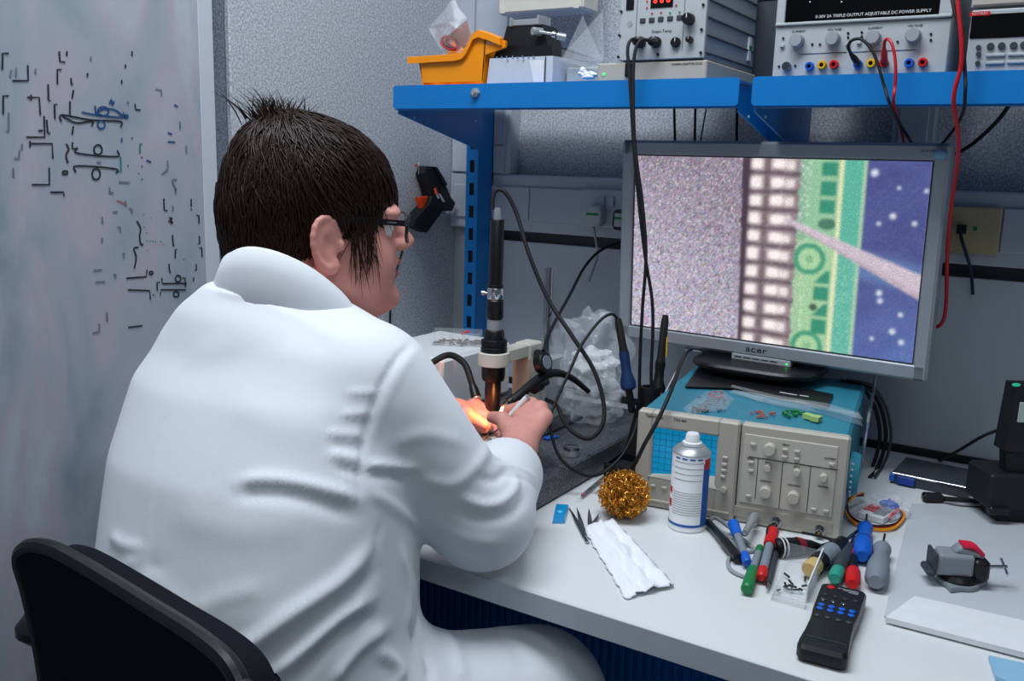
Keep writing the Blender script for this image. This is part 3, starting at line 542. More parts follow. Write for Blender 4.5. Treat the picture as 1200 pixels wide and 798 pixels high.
G().tube([gp(-15,575,.012), on_x(470, 300, GX+.010), on_x(460, 335, GX+.006), on_x(457, 385, GX+.006), on_x(459, 430, GX+.006)], .0024, 7, 6).build('power_cord', 'black_matt', gg)
plate([(140,305),(158,310),(195,372),(175,370)], .0278, .0288, .0002).build('maker_mark', 'ink_w', gg)
# ================================================================== monitor
MC = Vector((-.4361, -.2222, 1.0968)); my, mt = -.0593, -.0584
AX = Vector((math.cos(my), math.sin(my), 0)); NN = Vector((-math.sin(my), math.cos(my), 0)); AZ = Vector((0, 0, 1))*math.cos(mt)+NN*math.sin(mt)
mw = frame(MC, AX, AZ.cross(AX))
mo = thing('monitor', 'wide silver monitor showing a magnified circuit board', 'monitor', mw); MW_, MH_ = .474, .296
g = G(); ox, oz = .0255, .0255
g.box(-MW_/2-ox, -MW_/2, -.006, .02, -MH_/2-oz, MH_/2+oz, .004).box(MW_/2, MW_/2+ox-.003, -.006, .02, -MH_/2-oz, MH_/2+oz, .004)
g.box(-MW_/2-ox+.002, MW_/2+ox-.005, -.006, .02, MH_/2, MH_/2+oz, .004).box(-MW_/2-ox+.002, MW_/2+ox-.005, -.006, .02, -MH_/2-oz, -MH_/2, .004)
g.build('bezel', 'silver', mo)
G().box(-MW_/2-ox+.004, MW_/2+ox-.006, .016, .045, -MH_/2-oz+.004, MH_/2+oz-.004, .006).build('back_case', 'silver', mo)
G().box(-MW_/2-.001, MW_/2+.001, -.0045, .01, -MH_/2-.001, -MH_/2).box(-MW_/2-.001, -MW_/2, -.0045, .01, -MH_/2, MH_/2).box(MW_/2, MW_/2+.001, -.0045, .01, -MH_/2, MH_/2).box(-MW_/2-.001, MW_/2+.001, -.0045, .01, MH_/2, MH_/2+.001).build('screen_gasket', 'ink', mo)
# the picture on the screen: flat print on a fine grid
NX, NY = 300, 188
U, V = np.meshgrid((np.arange(NX+1))/NX, (np.arange(NY+1))/NY)          # V down
Ur, Vr = U.ravel(), V.ravel()
def sn(x, y, s): return (np.sin(x*12.99*s+y*78.2*s+np.sin(y*31*s)*2)+np.sin(x*47*s-y*23*s+1.3)+np.sin((x+y)*61*s))/3
rnd = RNG.random((NY+1, NX+1)); rnd = ((rnd+np.roll(rnd, 1, 0)+np.roll(rnd, 1, 1)+np.roll(rnd, (1, 1), (0, 1)))/4).ravel(); r2 = RNG.random(len(Ur))
def C3(h): return np.array(hexc(h))
col = np.zeros((len(Ur), 3))
def put(mask, c, k=1.): 
    kk = (mask*k)[:, None] if not np.isscalar(mask) else mask; col[:] = col*(1-kk)+np.array(c)*kk
def smooth(a, b, x): t = np.clip((x-a)/(b-a), 0, 1); return t*t*(3-2*t)
seam = .404+.016*Vr
put(np.ones_like(Ur), C3('8f8294')); put(smooth(.1, 1.0, Vr*.8+.35*(1-Ur/.42))*.75, C3('b9b2c6'))
chroma = np.stack([np.clip(RNG.normal(size=(NY+1, NX+1)), -2, 2) for _ in range(3)], 2); chroma = ((chroma+np.roll(chroma, 1, 0)+np.roll(chroma, 1, 1))/3).reshape(-1, 3)
col *= np.clip(1+.55*chroma.mean(1, keepdims=True)+.22*chroma, .25, 2.2); put((rnd > .70)*.5, C3('ece6ee'))
right = Ur > seam; put(right.astype(float), C3('4a3848'))
lead = (Ur > .43) & (Ur < .615); yy = (Vr-.028)/.0965+.05*sn(Ur, Vr, .6); fr = yy-np.round(yy); kk_ = np.round(yy).astype(int) % 11; jl = RNG.random(12)
put(smooth(.43, .455, Ur)*(Ur < .61)*.8, C3('76646c'))
def blob(u0, su, sv, c, k, dv=0.): put(np.clip(1.25*np.exp(-((Ur-u0)/su)**4-((fr-dv)/sv)**4), 0, 1)*k*lead*(.75+.5*rnd), C3(c))
blob(.520, .085, .40, 'a8949a', .8); blob(.456, .019, .30, 'f6eceb', 1.); blob(.528+.006*jl[kk_], .022, .26, 'fbf0ee', 1.); blob(.572-.006*jl[kk_], .015, .24, 'efe2e2', .9, .03); blob(.493, .010, .5, '5a464e', .7)
put(((fr < -.42) | (fr > .42))*lead*.55, C3('503c46')); put(lead*np.clip(rnd-.55, 0, 1)*1.2, C3('d8ccd2')); col = np.clip(col, 0, 1)
gr_ = Ur > .603+.006*sn(Ur, Vr, 1.7); put(gr_.astype(float), C3('8fc09a')); put((gr_ & (Ur < .63))*(r2*.9), C3('7c9a8c')); put((gr_ & (r2 > .93) & (Ur < .64)).astype(float), C3('f2fff6'))
put((gr_ & (Vr > .42))*.35, C3('b8d89c'))
for cy, hh, kind in ((.049, .036, 0), (.145, .036, 0), (.239, .036, 0), (.606, .034, 1), (.694, .036, 0), (.783, .034, 1), (.873, .040, 0)):
    inside = (np.abs(Ur-.697) < .026) & (np.abs(Vr-cy) < hh)
    if kind: inside &= (Ur-.671) > (.6*((cy+hh)-Vr))*.9
    put(inside.astype(float), C3('2f8f72'))
put((((Ur-.70)/.03)**2+((Vr-.328)/.03)**2 < 1)*.8, C3('1f5f55'))
for cx_, cy_ in ((.651, .516), (.662, .985)):
    rr = np.hypot((Ur-cx_)*1.6, Vr-cy_); put(((rr < .085) & (rr > .058)).astype(float), C3('3f9a78')); put((rr < .022).astype(float), C3('5f9a70')); put((rr < .058)*.4, C3('a8d8a0'))
put((np.hypot((Ur-.675)*1.6, Vr-.77) < .02).astype(float), C3('3c5a48'))
put(((Ur > .728) & (Ur < .743)).astype(float), C3('d8dfb0')); put((Ur >= .743).astype(float), C3('55b29c')); put((Ur > .743)*(Ur < .81)*(r2 > .8)*(Vr > .5)*.5, C3('a8dccc')); put(((Ur > .800) & (Ur < .812)).astype(float), C3('a9c9a8'))
bl = Ur > .812; put(bl.astype(float), C3('48528f')); put(bl*smooth(.55, 1., Vr)*.55, C3('5a7cc0')); put(bl*smooth(-.2, .6, sn(Ur, Vr, .35))*.35, C3('3a3f7c')); put(bl*np.clip(rnd-.5, 0, 1)*.6, C3('8f7ab0'))
put(bl*smooth(.10, .04, np.abs(Vr-.52-.3*(Ur-.8)))*.35, C3('6f9fd0'))
for cx_, cy_, r_ in ((.835, .06, .022), (.90, .27, .018), (.965, .30, .014), (.86, .31, .012), (.88, .66, .018), (.885, .70, .016), (.95, .76, .014), (.93, .85, .018), (.96, .90, .016), (.87, .9, .012), (.99, .14, .012), (.91, .13, .01)):
    d_ = np.hypot((Ur-cx_)*1.6, Vr-cy_); put(smooth(r_*1.2, r_*.3, d_)*.85, C3('dfe8f6'))
t = (Ur-.56)/.44; pv = .315+.30*t; hw = .012+.05*t
put(((t > 0) & (np.abs(Vr-pv) < hw)).astype(float), C3('c3b2c0')); put(((t > 0) & (Vr-pv > hw*.45) & (Vr-pv < hw))*.5, C3('a48c9a')); put(((t > 0) & (np.abs(Vr-pv) < hw))*np.clip(rnd-.45, 0, 1)*1.2, C3('ece2ea'))
img = np.clip(col, 0, 1).reshape(NY+1, NX+1, 3); sharp = img.copy()
for ax0 in (0, 1): img = (np.roll(img, 1, ax0)+2*img+np.roll(img, -1, ax0))/4
for ax0 in (0, 1): img = (np.roll(img, 1, ax0)+2*img+np.roll(img, -1, ax0))/4
kx = (U < .41)[:, :, None]; img = np.where(kx, sharp*.75+img*.25, img); img[0], img[-1] = img[1], img[-2]; img[:, 0], img[:, -1] = img[:, 1], img[:, -2]
img = np.concatenate([img], 0); col = img.reshape(-1, 3)*(.93+.14*r2)[:, None]; col = col*.92+col.mean(1, keepdims=True)*.08
vs = np.stack([(Ur-.5)*MW_, np.full_like(Ur, -.0012), (.5-Vr)*MH_], 1)
idx = np.arange((NX+1)*(NY+1)).reshape(NY+1, NX+1); fs = np.stack([idx[1:, :-1], idx[1:, 1:], idx[:-1, 1:], idx[:-1, :-1]], -1).reshape(-1, 4)
me = bpy.data.meshes.new('screen'); me.from_pydata(vs.tolist(), [], fs.tolist()); me.materials.append(vcol_mat('screen_picture', .35, emit=1.15, grain=.25, gscale=700))
ca = me.color_attributes.new('print', 'FLOAT_COLOR', 'POINT'); ca.data.foreach_set('color', np.concatenate([np.clip(col, 0, 1), np.ones((len(Ur), 1))], 1).astype(np.float32).ravel())
so_ = bpy.data.objects.new('screen', me); COL.objects.link(so_); so_.parent = mo
nt = MATS['screen_picture'].node_tree; nt.nodes['Principled BSDF'].inputs['Base Color'].default_value = (.01, .01, .012, 1)
for l in list(nt.links):
    if l.to_socket == nt.nodes['Principled BSDF'].inputs['Base Color']: nt.links.remove(l)
G().box(-MW_/2, MW_/2, .0, .012, -MH_/2, MH_/2).build('screen_backing', 'ink', mo)
P = lambda x, y: hit(mw, x, y, 1, -.0063)
q = P(886, 410); 
text('maker_logo', 'acer', .017, 'ink', mo, Matrix.Translation((q.x, -.0062, q.z)) @ FRONT @ Matrix.Diagonal((1.25, .85, 1, 1)), .0004)
q = P(1088, 177); text('model_lettering', 'AL2216W', .0048, 'dgrey', mo, onfront(q.x, q.z, -.0062))
q0, q1 = P(857, 416), P(926, 428); tb = G().box(q0.x, q1.x, -.0058, .006, -MH_/2-oz-.009, -MH_/2-oz+.002, .0015).build('button_bar', 'lgrey', mo)
for k in range(5): x = q0.x+(q1.x-q0.x)*(.12+.15*k); G().box(x-.006, x+.006, -.0066, -.005, -MH_/2-oz-.0035, -MH_/2-oz-.0022).build('button', 'ink', tb)
G().cyl((q1.x-.006, -.0055, -MH_/2-oz-.004), (q1.x-.006, -.0066, -MH_/2-oz-.004), .0013, n=8).build('power_light', 'ledg', tb)
lo = mw.inverted() @ Vector((MC.x, MC.y+.10, .90)); 
G().box(-.05, .05, .045, .075, -.20, -.02, .006).build('stand_neck', 'black', mo)
inv = mw.inverted(); R3 = inv.to_3x3().to_4x4(); bc = inv @ Vector((-.435, -.205, .9035))
G().prism(rounded(.21, .16, .06, 6), .012, Matrix.Translation(bc) @ R3, .004).build('stand_base', 'black', mo)
bt = G().ball((0, 0, 0), (.010, .004, .007), 12, 8); q = P(1102, 181); o = bt.build('blue_tack', mat('blue_tack', '7fb0cc', .8)); o.matrix_world = mw @ Matrix.Translation((q.x, -.0093, q.z)); tag(o, 'lump of pale blue tack on the top right monitor corner', 'adhesive putty')
# ================================================================== oscilloscope
OA = Vector((-.505, -.528, DZ)); mw = frame(OA, (.279, .040, 0), (-.040, .279, 0)); OW, OH, OD = .282, .141, .36
osc = thing('oscilloscope', 'beige oscilloscope with teal case and blue screen under the monitor', 'oscilloscope', mw)
P = lambda x, y, v=-.004: hit(mw, x, y, 1, v)
def Z8(zx, zy, v=-.004): q = P(730+zx/3.194, 400+zy/3.194, v); return q.x, q.z
G().box(.002, OW-.002, .012, OD, .006, OH-.001, .004).build('case', 'teal', osc)
# front moulding: frame left section around the screen, right section
sx0, sz1 = Z8(112, 322); sx1, sz0 = Z8(340, 545); sz0 = (Z8(105, 500)[1]+sz0)/2
xm = Z8(425, 500)[0]
g = G().box(0, sx0, -.004, .014, .001, OH, .003).box(sx1, xm, -.004, .014, .001, OH, .003).box(sx0-.003, sx1+.003, -.004, .014, sz1, OH, .003).box(sx0-.003, sx1+.003, -.004, .014, .001, sz0, .003)
g.build('screen_surround', 'beige', osc)
G().box(sx0, sx1, .004, .014, sz0, sz1, .001).build('screen', 'crt', osc)
gt = G()
for k in range(1, 10): x = sx0+(sx1-sx0)*k/10; gt.box(x-.0002, x+.0002, .0034, .0042, sz0, sz1)
for k in range(1, 8): z = sz0+(sz1-sz0)*k/8; gt.box(sx0, sx1, .0034, .0042, z-.0002, z+.0002)
o = gt.build('graticule', mat('graticule', '0b76a4', .5), osc); o['kind'] = 'stuff'
G().add([(sx0-.004, -.0045, sz0-.001), (sx1+.010, -.0045, sz0-.004), (sx1, .004, sz0+.012), (sx0, .004, sz0+.001), (sx0-.004, .0, sz0-.003), (sx1+.010, .0, sz0-.006), (sx1, .006, sz0+.008), (sx0, .006, sz0-.002)], [(0,1,2,3),(7,6,5,4),(0,4,5,1),(1,5,6,2),(2,6,7,3),(3,7,4,0)]).build('screen_sill', 'beige_l', osc)
G().box(xm+.0015, OW, -.002, .014, .001, OH, .003).build('control_surround', 'beige', osc)
a, b2 = Z8(455, 350), Z8(790, 660); zt = (Z8(455, 350)[1]+Z8(800, 390)[1])/2; zbm = (Z8(440, 605)[1]+b2[1])/2
G().box(a[0], Z8(800, 470)[0], -.0035, .0, zbm, zt, .0008).build('control_panel', 'beige_l', osc)
rb = G()
for k in range(9): z = .010+k*(zbm-.016)/9; rb.box(a[0]-.006, OW-.012, -.0032, -.001, z, z+.0012)
o = rb.build('vent_ribs', 'beige', osc); o['kind'] = 'stuff'
G().box(.004, xm-.006, -.0062, -.003, .010, .0135, .001).build('lower_ledge', 'beige', osc)
for zx, zy, r, h in ((549, 405, .0078, .012), (533, 565, .0078, .012), (638, 585, .0080, .012), (541, 475, .0045, .010), (651, 492, .0045, .010), (750, 512, .0048, .010), (375, 558, .0042, .007)):
    x, z = Z8(zx, zy, -.010); knob(osc, x, z, r, h, 'beige_l', -.0035, mark=False)
for zx, zy in ((488, 385), (608, 405), (652, 412), (606, 432), (650, 440), (480, 452), (480, 483), (782, 460), (714, 628), (760, 635), (470, 578), (383, 435), (380, 460), (378, 482), (375, 505), (113, 540), (155, 548)):
    x, z = Z8(zx, zy); G().box(x-.0036, x+.0036, -.0065, -.003, z-.0019, z+.0019, .0008).build('button', 'beige_l', osc)
x, z = Z8(78, 548); G().cyl((x, -.003, z), (x, -.0048, z), .0014, n=8).build('standby_light', 'black', osc)
for A_, B_ in (((470, 428), (803, 485)), ((503, 440), (497, 590)), ((600, 450), (582, 625)), ((705, 468), (685, 640))):
    (xa, za_), (xb, zb2) = Z8(*A_), Z8(*B_)
    if abs(xa-xb) > abs(za_-zb2): G().box(xa, xb, -.0041, -.003, (za_+zb2)/2-.0005, (za_+zb2)/2+.0005).build('panel_line', 'ink', osc)
    else: G().box((xa+xb)/2-.0004, (xa+xb)/2+.0004, -.0041, -.003, zb2, za_).build('panel_line', 'ink', osc)
for zx, zy, s in ((610, 388, 'MENU'), (478, 440, 'MODE'), (535, 525, 'POSITION'), (640, 540, 'VOLTS/DIV'), (748, 545, 'TRIGGER'), (775, 440, 'AUTOSET'), (541, 455, 'CH 1'), (650, 470, 'CH 2')):
    x, z = Z8(zx, zy); text('caption', s, .0034, 'ink', osc, onfront(x, z, -.0038))
(xa, za_), (xb, _) = Z8(95, 292), Z8(245, 318); text('maker_lettering', 'Tektronix', .0062, 'ink', osc, onfront(xa+.008, OH-.0075, -.0042)); text('model_lettering', 'TAS 465', .0052, 'ink', osc, onfront(xb-.012, OH-.0078, -.0042))
for zx, zy in ((490, 660), (571, 678), (735, 710)):
    x, z = Z8(zx, zy); T = Matrix.Translation((x, -.003, z)) @ Matrix.Rotation(PI/2, 4, 'X')
    o = G().lathe([(.0078, -.0005), (.0078, .001), (.0055, .0012), (.0055, .0105), (.0042, .0105), (.0042, .003)], 18, T).build('input_connector', 'steel', osc); G().lathe([(.0016, .003), (.0016, .0085)], 8, T).build('centre_pin', 'brass', o)
for sx in (.02, OW-.02):
    for sy in (.03, OD-.04): G().cyl((sx, sy, 0), (sx, sy, .007), .009).build('foot', 'black_matt', osc)
for sx, s in ((OW-.001, 1), (.001, -1)):
    hb_ = G().lathe([(.030, 0), (.030, .006), (.027, .013), (.010, .014)], 24, Matrix.Translation((sx, .07, .072)) @ Matrix.Rotation(s*PI/2, 4, 'Y')).build('handle_hub', 'teal_l', osc)
    if s > 0:
        for k in range(10): a_ = -1.9+k*.3; G().ball((sx+.004, .07-.0305*math.cos(a_*.9), .072+.0305*math.sin(a_*.9)), .0018, 6, 4).build('hub_notch', 'white', hb_)
hx = OW+.012
G().tube([(hx, .072, .074), (hx, .20, .122), (hx, .32, .160), (hx-.004, .345, .164), (hx-.014, .350, .165), (.004, .350, .165), (-.008, .345, .164), (-.012, .32, .160), (-.012, .20, .122), (-.012, .072, .074)], .0026, 8, 3).build('carry_handle', 'chrome', osc)
OTOP = OH
# --- things lying on the oscilloscope
def lie(zx, zy): q = hit(mw, 830+zx/5.4545, 400+zy/5.4545, 2, OTOP); return q.x, q.y
def sheet(name, pts, m, label, cat, z=.0012, th=.0008, lift=0.):
    g = G(); pol = [lie(*p) for p in pts]; n = len(pol)
    vs = [(x, y, OTOP+z+lift*math.sin(i*1.7)**2) for i, (x, y) in enumerate(pol)]; vs += [(x, y, zz+th) for x, y, zz in vs]
    g.add(vs, [tuple(range(n))[::-1], tuple(range(n, 2*n))]+[(k, (k+1) % n, n+(k+1) % n, n+k) for k in range(n)])
    o = g.build(name, m); o.matrix_world = mw; return tag(o, label, cat)
fo = sheet('black_folder', [(-150, 300), (150, 310), (760, 435), (800, 350), (-60, 170)], 'black', 'black plastic sleeve with two white marks on the oscilloscope', 'folder', .0012, .002)
for a, b2 in (((455, 338), (565, 357)), ((583, 358), (640, 367))):
    (xa, ya), (xb, yb) = lie(*a), lie(*b2); pz = OTOP+.0034; G().ribbon([(xa, ya, pz), (xb, yb, pz)], .004, (0, 0, 1), 0).build('white_mark', 'ink_w', fo)
def poly_bag(name, pts, label, bits):
    pol = [lie(*p) for p in pts]; cx = sum(p[0] for p in pol)/len(pol); cy = sum(p[1] for p in pol)/len(pol)
    t = thing(name, label, 'bag', mw @ Matrix.Translation((cx, cy, OTOP))); n = len(pol); vs = []; fs = []
    for k, (s, z) in enumerate(((1, .0008), (.93, .004), (.6, .0075), (.25, .0085))): vs += [((x-cx)*s, (y-cy)*s, z+(.0022*math.sin(i*2.1+k*1.3) if k else 0)) for i, (x, y) in enumerate(pol)]
    for k in range(3): fs += [(k*n+i, k*n+(i+1) % n, (k+1)*n+(i+1) % n, (k+1)*n+i) for i in range(n)]
    fs.append(tuple(3*n+i for i in range(n))); G().add(vs, fs).build('film', 'clearbag', t, smooth=20)
    for m, cnt, r, area_ in bits:
        g = G()
        for _ in range(cnt):
            x, y = lie(area_[0]+RNG.random()*(area_[2]-area_[0]), area_[1]+RNG.random()*(area_[3]-area_[1])); s = r*(.6+.8*RNG.random())
            g.box(-s, s, -s*.7, s*.7, 0, s*.8, 0, Matrix.Translation((x-cx, y-cy, .0012)) @ rotz(RNG.random()*3))
        o = g.build('loose_components', m, t); o['kind'] = 'stuff'
    return t
poly_bag('component_bag', [(-130, 470), (120, 440), (170, 370), (90, 330), (-20, 330), (-160, 430)], 'clear bag of tiny components on the left of the oscilloscope top', [('steel', 60, .0018, (-60, 360, 110, 450)), ('black', 30, .0018, (-110, 430, 0, 465)), ('red', 14, .0018, (0, 330, 90, 370))])
poly_bag('chip_bag', [(130, 330), (420, 410), (700, 460), (990, 545), (960, 470), (740, 440), (330, 390), (140, 318)], 'clear bag with green and red scraps across the oscilloscope top', [('lip', 16, .0022, (260, 455, 420, 490)), ('green', 14, .0028, (480, 450, 600, 490)), (mat('lime_scrap', 'a8c87a', .6), 3, .006, (640, 485, 700, 515))])
sheet('clear_strip', [(140, 330), (430, 410), (770, 480), (985, 545), (960, 500), (760, 440), (420, 385), (150, 318)], 'clear', 'folded strip of clear film lying along the oscilloscope top', 'film', .0095, .0006)
# ================================================================== granite slab and microscope
def pt(p):
    """(px, py, plane, value) -> world point; plane is 'd' depth, 'x', 'y' or 'z'"""
    return {'d': on_d, 'x': on_x, 'y': on_y, 'z': on_z}[p[2]](p[0], p[1], p[3])
def up_z(px, py, base):
    d = ray(px, py); k = math.hypot(base.x-CAM.x, base.y-CAM.y)/math.hypot(d.x, d.y); return CAM.z+d.z*k
def depth(p): return (Vector(p)-CAM).dot(FWD)
GZ = DZ+.040
tag(G().box(-1.06, -.602, -.66, -.19, DZ+.001, GZ, .003).build('granite_slab', 'granite'), 'dark speckled granite surface plate under the microscope', 'slab')
MB = on_d(577, 478, 1.45); Dm = 1.45
ms = thing('video_microscope', 'upright black video microscope in a cream ring arm on the granite slab', 'microscope', (MB.x, MB.y, GZ))
def mz(py): return up_z(577, py, MB)-GZ
def seg(name, rows, m, n=22):
    pr = []
    for py, hw in rows: pr.append((hw*Dm/FPX, mz(py)))
    return G().lathe(pr[::-1], n).build(name, m, ms)
seg('camera_body', [(257, 7.4), (258, 8), (333, 8), (333.5, 9), (336, 9), (336.5, 8)], 'black')
seg('cable_socket', [(243, 3.2), (246, 3.4), (246.2, 4), (257, 4.2)], 'tin')
cl_ = seg('collar', [(337, 9), (338, 9.6), (349, 9.6), (350, 9)], 'chrome')
G().cyl((-.011, -.003, mz(344)), (-.019, -.006, mz(344)), .0022).cyl((-.017, -.005, mz(344)), (-.021, -.0068, mz(344)), .004).build('clamp_screw', 'chrome', cl_)
seg('zoom_barrel', [(351, 9), (352, 9.8), (372, 9.8), (374, 8.6)], 'black')
seg('scale_ring', [(374, 8.7), (386, 8.7)], 'tin')
seg('focus_barrel', [(386, 10), (388, 11.5), (397, 12.2), (398, 15), (400, 15.4), (404, 15.4), (404.5, 14.7), (406, 14.7), (406.5, 15.4), (412.5, 15.4)], 'black')
seg('objective', [(427, 13.8), (441, 13.8), (445, 12.5), (447, 9.4), (470, 9.4), (476, 8.6), (480, 8.4)], 'black')
zr0, zr1 = mz(427.5), mz(412)
g = G(); R0, R1 = .0155*Dm/1.45*1.0+.0, .0245
n = 28; ri, ro = 15.6*Dm/FPX-.001, 18.5*Dm/FPX
g.lathe([(ri, zr0), (ro-.001, zr0), (ro, zr0+.001), (ro, zr1-.001), (ro-.001, zr1), (ri, zr1)], n, cap=False)
g.build('ring_clamp', 'cream', ms)
G().box(-.013, .013, ro-.004, .098, zr0, zr1, .002).build('arm', 'cream', ms)
G().box(-.016, .016, .085, .125, .06-.055, zr1+.001, .003).build('arm_column', 'cream', ms)
G().box(-.0165, .017, .0835, .086, .012, zr0-.002, .0005).build('column_face', 'peach', ms)
G().lathe([(.0075, 0), (.0075, .262)], 18, Matrix.Translation((.0, .165, 0))).build('pole', 'steel', ms)
G().box(-.024, .024, .125, .19, .0, zr0-.01, .003).build('pole_clamp', 'lgrey', ms)
G().box(-.06, .06, .02, .20, .0, .006, .002).build('foot_plate', 'dgrey', ms)
o = G().cyl((.018, .10, zr0+.005), (.027, .10, zr0+.005), .007).build('focus_knob', 'black', ms)
# --- white illuminator housing behind, component tray on top of it
lb = thing('light_source', 'white box shaped light source left of the microscope', 'light source', (-.985, -.36, GZ)); hz = .105
G().box(-.085, .085, -.10, .12, .004, hz, .006).build('housing', 'white', lb)
G().box(-.06, .06, -.1015, -.099, .02, .035, .001).build('vent_slot', 'dgrey', lb)
for x in (-.07, .07):
    for y in (-.08, .1): G().cyl((x, y, 0), (x, y, .005), .008).build('foot', 'black', lb)
TT = GZ+hz
q0, q1 = on_z(503, 405, TT), on_z(557, 405, TT)
tr = thing('component_tray', 'open clear plastic tray of small parts on the white light source', 'tray', Matrix.Translation(((q0.x+q1.x)/2, (q0.y+q1.y)/2+.015, TT)) @ rotz(.5))
w_, d_, h_ = .088, .045, .026; t_ = .0012
G().box(-w_/2, w_/2, -d_/2, d_/2, .0005, .0018).box(-w_/2, w_/2, -d_/2, -d_/2+t_, .001, h_).box(-w_/2, w_/2, d_/2-t_, d_/2, .001, h_).box(-w_/2, -w_/2+t_, -d_/2, d_/2, .001, h_).box(w_/2-t_, w_/2, -d_/2, d_/2, .001, h_).build('shell', 'clear', tr)
for x in (-.012, .012): G().box(x, x+t_, -d_/2, d_/2, .001, h_*.8).build('divider', 'clear', tr)
g = G()
for _ in range(70): s = .0014+.0014*RNG.random(); g.box(-s, s, -s, s, 0, s, 0, Matrix.Translation(((RNG.random()-.5)*.08, (RNG.random()-.5)*.038, .0022+.004*RNG.random())) @ rotz(RNG.random()*3))
o = g.build('small_parts', mat('brown_parts', '7a6a5c', .6), tr); o['kind'] = 'stuff'
G().cyl((.008, .0, h_-.006), (.022, .004, h_-.001), .0022).build('red_part', 'red', tr)
# --- goosenecks and light guide
def cable(name, pts, r, m, label, cat='cable', n=8, group=None, taper=None):
    return tag(G().tube([pt(p) if len(p) == 4 else Vector(p) for p in pts], r, n, 8, taper).build(name, m, smooth=60), label, cat, group)
gk = thing('gooseneck_lamp', 'black gooseneck lamp arching over the work to the left of the microscope', 'lamp', (0, 0, 0))
G().tube([pt(p) for p in ((488, 440, 'd', 1.52), (508, 424, 'd', 1.52), (527, 416, 'd', 1.52), (544, 426, 'd', 1.5), (552, 446, 'd', 1.48), (555, 457, 'd', 1.47))], .0055, 10, 8).build('gooseneck', 'black_matt', gk)
a, b2 = on_d(554, 452, 1.47), on_d(558, 466, 1.46); G().cyl(a, b2, .0065, .0085, bev=.001).build('lamp_head', 'black', gk); G().cyl(b2, b2+(b2-a)*.12, .0068).build('lamp_tip', 'tin', gk)
lg = thing('light_guide', 'thick black ribbed light guide curving right of the microscope', 'light guide', (0, 0, 0))
G().tube([pt(p) for p in ((600, 470, 'd', 1.40), (612, 460, 'd', 1.41), (630, 445, 'd', 1.44), (650, 437, 'd', 1.47), (670, 443, 'd', 1.50), (690, 459, 'd', 1.52))], .0075, 12, 8, lambda t: 1.0-.45*max(0, t-.45)/.55).build('guide', 'black_matt', lg)
a, b2 = on_d(603, 467, 1.405), on_d(590, 477, 1.395); G().rod([(.0085, 0), (.0085, .6), (.006, .62), (.006, 1)], a, b2).build('head', 'black', lg)
a = on_d(625, 455, 1.47); G().rod([(.010, 0), (.010, .5), (.007, .55), (.007, 1)], a, on_d(640, 447, 1.50)).build('clamp', 'black', lg)
kd = thing('round_gauge', 'round black dial with grey face hanging behind the light guide', 'dial', (0, 0, 0))
c0 = on_d(636, 425, 1.44); ax_ = (RGT*.75-FWD*.6+UPV*.1).normalized(); G().rod([(.012, 0), (.0175, .12), (.0175, .85), (.015, 1)], c0-ax_*.008, c0+ax_*.008, 24).build('rim', 'black', kd); G().rod([(.011, 0), (.011, 1)], c0+ax_*.0078, c0+ax_*.0092, 20).build('face', 'greyblue', kd)
# --- work area: board, blue tape, tin, bar
bd = thing('circuit_board', 'small brightly lit circuit board under the microscope lens', 'circuit board', Matrix.Translation((MB.x+.01, MB.y-.02, GZ+.012)) @ rotz(.3))
G().box(-.055, .055, -.05, .04, -.0115, .0, .001).build('holder', 'tin', bd); G().box(-.05, .05, -.045, .035, .0002, .002, .0004).build('board', mat('pale_board', 'e8ddcf', .5), bd)
for k in range(14): x, y = -.045+.09*RNG.random(), -.04+.07*RNG.random(); G().box(x-.004, x+.004, y-.003, y+.003, .002, .0035, .0003).build('chip', 'dgrey' if k % 2 else 'tin', bd)
ln = bpy.data.lights.new('microscope_lamp', 'SPOT'); ln.energy = .8; ln.color = (1, .30, .08); ln.spot_size = 2.2; ln.spot_blend = .6; ln.shadow_soft_size = .004
lo = bpy.data.objects.new('microscope_lamp', ln); COL.objects.link(lo); lo.location = on_d(588, 478, 1.375); lo.rotation_euler = (on_d(562, 496, 1.43)-lo.location).to_track_quat('-Z', 'Y').to_euler()
a, b2 = on_z(636, 521, GZ), on_z(655, 507, GZ); tag(G().box(-.013, .013, -.006, .006, .0005, .0035, .0008, Matrix.Translation((a+b2)/2) @ rotz(1.2)).build('blue_eraser', 'bluep'), 'blue strip lying on the granite beside the right hand', 'strip')
c0 = on_z(669, 534, GZ); tn = thing('tin_lid', 'small round metal tin standing on the granite slab', 'tin', c0); G().lathe([(.0115, .0005), (.0122, .001), (.0122, .012), (.0115, .0125)], 22).build('body', 'tin', tn); G().lathe([(.0125, .0105), (.0125, .0145), (.0105, .015), (.0105, .0142), (.003, .0142)], 22).build('lid', 'steel', tn)
a, b2 = on_z(655, 473, GZ), on_z(702, 492, GZ); tag(G().box(0, (b2-a).length, -.009, .009, .0005, .006, .001, frame(a, b2-a, (0, 0, 1)) @ Matrix.Rotation(-PI/2, 4, 'X')).build('steel_bar', 'dsteel'), 'flat grey steel bar lying at the back of the granite slab', 'bar')
